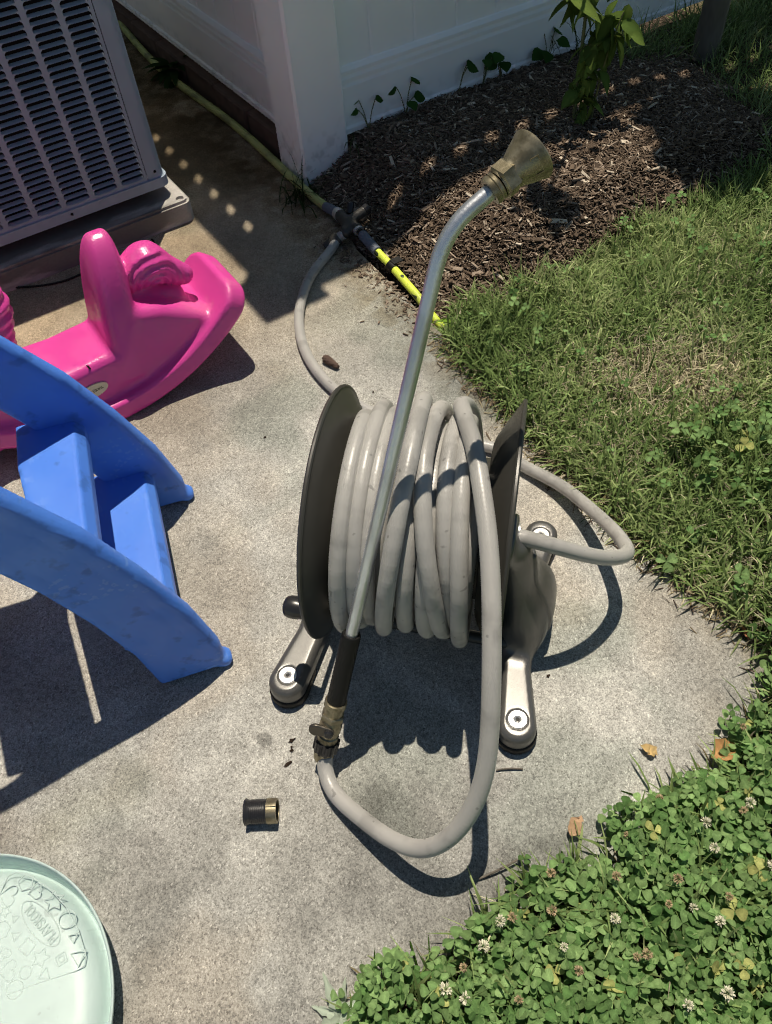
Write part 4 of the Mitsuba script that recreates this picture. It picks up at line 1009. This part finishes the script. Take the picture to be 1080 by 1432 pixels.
# clover lawn
rc = np.random.default_rng(31)
def clover(x, y, h, size, ncol):
    """three heart shaped folded leaflets on a thin stalk"""
    Vs, Fs, Cs, o = [], [], [], 0
    prof = np.array([[0, 0], [.30, .30], [.62, .50], [.90, .46], [1.02, .25], [.93, 0]])   # along, half width (notched tip)
    for k in range(len(x)):
        c = np.array([x[k] + rc.normal(0, .006), y[k] + rc.normal(0, .006), h[k]])
        nr = np.array([rc.normal(0, .5), rc.normal(0, .5), 1.0]); nr /= np.linalg.norm(nr)
        ax_ = np.cross(nr, [1, 0, .1]); ax_ /= np.linalg.norm(ax_); ay = np.cross(nr, ax_)
        a0 = rc.uniform(0, 6.28)
        col = ncol[k]
        for j in range(3):
            a = a0 + j * 2.094 + rc.normal(0, .12)
            d = ax_ * math.cos(a) + ay * math.sin(a); s_ = np.cross(nr, d)
            up = rc.uniform(-.12, .35); fold = rc.uniform(.05, .45)
            r = size[k] * rc.uniform(.9, 1.1)
            V = []
            for (l, w) in prof: V.append(c + d * (l * r) + nr * (up * r * l * (1 - .55 * l)))
            for sgn in (1, -1):
                for (l, w) in prof[1:5]:
                    V.append(c + d * (l * r) + s_ * (sgn * w * r) + nr * (up * r * l * (1 - .55 * l) + fold * w * r - .35 * (w * r) * l * l * .6))
            F = []
            for q_ in (0, 1):
                b = 6 + 4 * q_
                t_ = [[0, 1, b], [1, b + 1, b], [1, 2, b + 1], [2, b + 2, b + 1], [2, 3, b + 2], [3, b + 3, b + 2], [3, 4, b + 3], [4, 5, b + 3]]
                F += t_ if q_ else [[i, kk, j_] for i, j_, kk in t_]
            cc = np.tile(col, (14, 1)) * rc.uniform(.9, 1.1); cc[2] *= 1.35; cc[7] *= 1.18; cc[11] *= 1.18
            Vs.append(np.array(V)); Fs.append(np.array(F) + o); Cs.append(cc * rc.uniform(.65, 1.25)); o += 14
        g = np.array([x[k], y[k], -.012]); w = np.array([.0009, 0, 0]); w2 = np.array([0, .0009, 0])
        V = np.array([g - w, g + w, g + w2, c - w, c + w, c + w2]); F = np.array([[0, 1, 4], [0, 4, 3], [1, 2, 5], [1, 5, 4], [2, 0, 3], [2, 3, 5]])
        Vs.append(V); Fs.append(F + o); Cs.append(np.tile([.09, .12, .04], (6, 1))); o += 6
    return trimesh.Trimesh(np.vstack(Vs), np.vstack(Fs), process=False), np.vstack(Cs)
def clover_field(n, x0, x1, y0, y1, ok, s0=.0115, s1=.0165, hmax=.055):
    x, y = rc.uniform(x0, x1, n), rc.uniform(y0, y1, n)
    k = ok(x, y); x, y = x[k], y[k]; n = len(x)
    h = rc.uniform(.012, hmax, n) * (.55 + .75 * meshkit.fbm(np.stack([x * 9, y * 9, x * 0], -1), 2, 6))
    size = rc.uniform(s0, s1, n)
    t = rc.random((n, 1)); col = np.array([.105, .205, .065]) * (1 - t) + np.array([.255, .385, .155]) * t
    yl = rc.random(n) < .02
    col = np.where(yl[:, None], np.array([.42, .44, .16]), col)
    return clover(x, y, h, size, col)
fr_in = lambda x, y: (y < clover_edge(x) + .012 * np.sin(x * 61) + .008 - .05 * rc.random(len(x)) ** 3) & (x > -.072)
p1 = clover_field(11500, -.075, 1.0, -.42, .19, fr_in, .0062, .0138, .048)
p2 = clover_field(420, .55, .95, .10, .40, lambda x, y: (x > edge_x(np.maximum(y, .14)) - .03) & (rc.random(len(x)) < .95 - .9 * ss(.13, .24, y)), .011, .016)
p3 = clover_field(900, .72, 1.72, .36, 1.0, lambda x, y: (x > edge_x(y) + .05) & (rc.random(len(x)) < .13 + .55 * ss(.5, .62, meshkit.fbm(np.stack([x * 7, y * 7, x * 0 + 5], -1), 2, 12))), .007, .011, .07)
p4 = clover_field(60, .78, 1.05, .34, .50, lambda x, y: x > .72, .010, .015, .08)
add('clover_lawn', cat_mesh([p[0] for p in (p1, p2, p3, p4)]), 'leaf', False, color=np.vstack([p[1] for p in (p1, p2, p3, p4)]))
labels['clover_lawn'] = {'label': 'dense green clover leaves in the lawn along the front patio edge', 'category': 'clover', 'kind': 'stuff'}
def clover_flower(key, c, r, brown):
    V, F, C, o = [], [], [], 0
    for _ in range(60):
        d = rc.normal(0, 1, 3); d[2] = abs(d[2]) * .9 - .25; d /= np.linalg.norm(d)
        s_ = np.cross(d, rc.normal(0, 1, 3)); s_ /= np.linalg.norm(s_)
        a = np.array(c) + d * r * .25; b = np.array(c) + d * r * rc.uniform(.85, 1.1)
        V += [a, a * .45 + b * .55 + s_ * r * .15, b, a * .45 + b * .55 - s_ * r * .15]
        F += [[o, o + 1, o + 2], [o, o + 2, o + 3]]; o += 4
        col = (np.array([.44, .33, .21]) if brown else np.array([.70, .67, .53])) * rc.uniform(.7, 1.15)
        C += [col * .8 + np.array([.02, .05, 0]), col, col, col]
    thing(key, None, 'flower', 'brown' if brown else 'white')
    add(key + '__petals', (np.array(V), np.array(F)), 'petal', False, color=np.array(C))
    g = np.array([c[0] + rc.normal(0, .006), c[1] + rc.normal(0, .006), -.012])
    add(key + '__stalk', tube(np.array([g, (g + c) / 2 + [.002, 0, 0], np.array(c) - [0, 0, r * .2]]), .0009, 5), 'stem_green', True)
wf = [(.150, .098), (.075, .062), (.41, .045), (.335, -.01), (.345, -.035), (.26, -.07), (.30, -.085), (.44, -.03), (.36, -.13), (.12, -.02), (.52, -.14), (.10, -.06), (.19, .04), (.255, .03), (.035, .03), (.16, -.10), (.47, -.22), (.56, .0), (.40, .02), (.22, -.16), (.53, -.08)]
bf = [(.39, .095), (.33, .085), (.205, .075), (.19, .015), (.285, .06), (.25, -.01), (.34, .02), (.23, .105), (.46, .03), (.12, .03), (.09, .085), (.43, -.10)]
wf += [(float(a_), float(b_)) for a_, b_ in zip(rc.uniform(-.03, .62, 60), rc.uniform(-.24, .11, 60)) if b_ < .09][:12]
bf += [(float(a_), float(b_)) for a_, b_ in zip(rc.uniform(-.03, .62, 14), rc.uniform(-.24, .11, 14))]
nf = 0
for i, (fx, fy) in enumerate(wf + bf):
    br_ = i >= len(wf)
    key = 'clover_flower' if i == 0 else f'clover_flower_{i:03d}'
    clover_flower(key, (fx, fy, rc.uniform(.040, .055)), rc.uniform(.0048, .0066) if br_ else rc.uniform(.0052, .0080), br_)
    labels[key] = {'label': 'wilted brown clover flower head among the clover leaves' if br_ else 'white clover flower head among the clover leaves', 'category': 'flower',
                   'group': 'wilted brown clover flowers' if br_ else 'white clover flowers'}

# seedlings along the fence, weeds, dead leaves, twigs
def seedling(key, label, c, n, L):
    thing(key, label, 'seedling')
    c = np.array(c)
    for i in range(n):
        a = rb.uniform(0, 6.28); t_ = c + np.array([math.cos(a) * .022, math.sin(a) * .018, rb.uniform(.035, .075)])
        add(key + '__stalk', tube(np.array([c, (c + t_) / 2 + [0, 0, .01], t_]), .0012, 6), 'stem_green', True)
        v, f = leaf_mesh(t_ - [0, 0, .0], np.array([math.cos(a), math.sin(a), -.2]), np.array([rb.normal(0, .2), -.6, 1.0]), L, L * .95, .15, .2)
        add(key + '__leaf', (v, f), 'leaf', True, color=np.tile(np.array([.035, .085, .02]) * rb.uniform(.8, 1.3), (len(v), 1)))
seedling('seedling', 'small round leaved seedling at the fence foot, second from the corner post', (1.10, 1.660, mulch_z(1.1, 1.66)), 4, .034)
seedling('seedling_001', 'lone single stemmed seedling at the middle of the fence foot', (1.265, 1.660, mulch_z(1.26, 1.66)), 2, .032)
seedling('seedling_002', 'seedling pair of round leaves against the fence left of the sapling', (1.345, 1.660, mulch_z(1.34, 1.66)), 3, .030)
seedling('seedling_003', 'bushy seedling against the fence just left of the sapling', (1.405, 1.660, mulch_z(1.4, 1.66)), 5, .036)
seedling('seedling_004', 'tiny seedling at the fence foot nearest the corner post', (.985, 1.655, mulch_z(.985, 1.655)), 3, .024)
seedling('seedling_005', 'dark seedling against the fence right of the sapling', (1.56, 1.655, mulch_z(1.56, 1.655)), 5, .040)
thing('weed', 'dark leafy weed growing at the pavers over the lime hose', 'weed')
for i in range(34):
    a = rb.uniform(1.2, 6.6); el = rb.uniform(-.1, 1.0); d = np.array([math.cos(a) * math.cos(el), math.sin(a) * math.cos(el), math.sin(el)])
    v, f = leaf_mesh(np.array([.793, 2.45, .02]) + d * .015, d, np.array([0, 0, 1.0]), rb.uniform(.03, .085), rb.uniform(.018, .03), .2, .5)
    add('weed__leaf', (v, f), 'leaf', True, color=np.tile(np.array([.03, .06, .018]) * rb.uniform(.7, 1.4), (len(v), 1)))
def dandelion(key, label, c, n, L, base_col):
    thing(key, label, 'weed'); c = np.array(c)
    for i in range(n):
        a = i * 6.28 / n + rb.normal(0, .2); el = rb.uniform(.15, .55); d = np.array([math.cos(a) * math.cos(el), math.sin(a) * math.cos(el), math.sin(el)])
        l = L * rb.uniform(.7, 1.2)
        v, f = leaf_mesh(c, d, np.array([0, 0, 1.0]), l, l * .28, .3, .55, 9)
        w = 1 + .35 * np.sin(np.arange(10) * 2.6)
        v[0::3] = v[1::3] + (v[0::3] - v[1::3]) * w[:, None]; v[2::3] = v[1::3] + (v[2::3] - v[1::3]) * w[:, None]
        cc = np.tile(np.array(base_col) * rb.uniform(.8, 1.25), (len(v), 1)); cc[1::3] *= 1.4
        add(key + '__leaf', (v, f), 'leaf', True, color=cc)
dandelion('lawn_weed', 'bright toothed leaf weed at the patio edge right of the hose loop', (.735, .325, 0), 9, .075, (.10, .19, .03))
dandelion('lawn_weed_001', 'toothed weed with grey green drying leaves at the front left end of the clover', (-.045, .125, .012), 9, .045, (.36, .42, .34))
dandelion('lawn_weed_002', 'light green broad leaf weed in the grass beside the yellow hose', (.765, .995, .0), 8, .055, (.14, .24, .035))
def dry_leaf(key, label, c, L, Wd, col, yaw, fold=.5):
    thing(key, label, 'leaf')
    d = np.array([math.cos(yaw), math.sin(yaw), .15])
    v, f = leaf_mesh(np.array(c), d, np.array([.2, -.1, 1.0]), L, Wd, fold, .1, 8)
    v += rb.normal(0, .0013, v.shape)
    add(key + '__blade', (v, f), 'dry_leaf_mat', True, color=np.clip(np.tile(col, (len(v), 1)) * rb.uniform(.75, 1.2, (len(v), 1)), 0, 1))
dry_leaf('dry_leaf', 'large orange brown dead leaf under the clover at the right patio edge', (.492, .098, .018), .038, .028, (.38, .21, .085), -.2, .9)
dry_leaf('dry_leaf_001', 'small tan dead leaf curled on the concrete beside the orange one', (.443, .140, .006), .022, .014, (.45, .32, .14), 1.9)
dry_leaf('dry_leaf_002', 'pale brown dead leaf at the clover edge in front of the reel', (.283, .128, .012), .028, .016, (.38, .25, .15), .3)
dry_leaf('dry_leaf_003', 'rusty leaf scrap at the grass edge far right', (.668, .185, .006), .018, .011, (.38, .17, .09), 1.2)
thing('twig', 'short brown twig on the concrete right of the reel foot', 'twig')
add('twig__stick', tube(spline([(.263, .242, .0022), (.275, .236, .0035), (.292, .224, .0022)], 6), .0012, 7), 'bark', True)
thing('twig_001', 'crooked brown twig lying at the clover edge', 'twig')
add('twig_001__stick', tube(spline([(.165, .152, .004), (.19, .146, .008), (.215, .142, .010)], 6), .0014, 7), 'bark', True)
thing('pine_cone', 'small brown cone scrap on the concrete beside the supply hose', 'cone')
add('pine_cone__scales', sdf_mesh(lambda X, Y, Z: sd_cap(X, Y, Z, (.4935, 1.055, .009), (.500, 1.027, .0075), .0085, .005) + .0016 * np.sin(X * 900) * np.sin(Y * 700 + Z * 600), [.475, 1.005, -.004], [.52, 1.08, .025], .0018), 'brick_mat', True)
debris = [(.045, .405, .011, .004), (.057, .418, .005, .004), (.0595, .4225, .003, .003), (.0645, .430, .007, .005), (.345, .752, .008, .006), (.405, .305, .005, .004), (.30, .95, .005, .003), (.52, .93, .004, .003)]
for i, (dx, dy, l, w) in enumerate(debris):
    key = 'dirt_crumb' if i == 0 else f'dirt_crumb_{i:03d}'
    labels[key] = {'label': 'small dark crumb of dirt lying on the concrete', 'category': 'crumb', 'group': 'dirt crumbs on the patio'}
    s_ = trimesh.creation.icosphere(1, 1.0); v = s_.vertices * [l / 2, w / 2, .0018] * (1 + .25 * rb.normal(0, 1, (len(s_.vertices), 1)))
    add(key, trimesh.Trimesh(v + [dx, dy, .0014], s_.faces, process=False), 'mulch_base')
# thatch and crumbs at the grass edge
n = 1500
ty = rm.uniform(.15, .98, n); tx = edge_x(ty) - np.abs(rm.normal(0, .022, n)) + .012
L = rm.uniform(.004, .022, n); cc = np.array([[.30, .25, .16], [.16, .12, .08], [.07, .05, .04]])[rm.choice(3, n)]
m, c = chips(tx, ty, np.full(n, .0022), L, np.clip(L * .12, .0008, .003), np.full(n, .0009), cc)
add('dry_clippings', m, 'chip_wood', False, color=c)
labels['dry_clippings'] = {'label': 'dry straw clippings and crumbs along the grass edge of the patio', 'category': 'clippings', 'kind': 'stuff'}
thing('cable', 'thin black cable lying on the concrete in front of the equipment pad', 'cable')
add('cable__wire', tube(resample(spline([(.05, 1.70, .003), (.10, 1.668, .003), (.16, 1.645, .003), (.225, 1.650, .003), (.29, 1.655, .004), (.33, 1.630, .003), (.37, 1.640, .003), (.385, 1.672, .003)], 14), .006), .0022, 8), 'black_rubber', True)
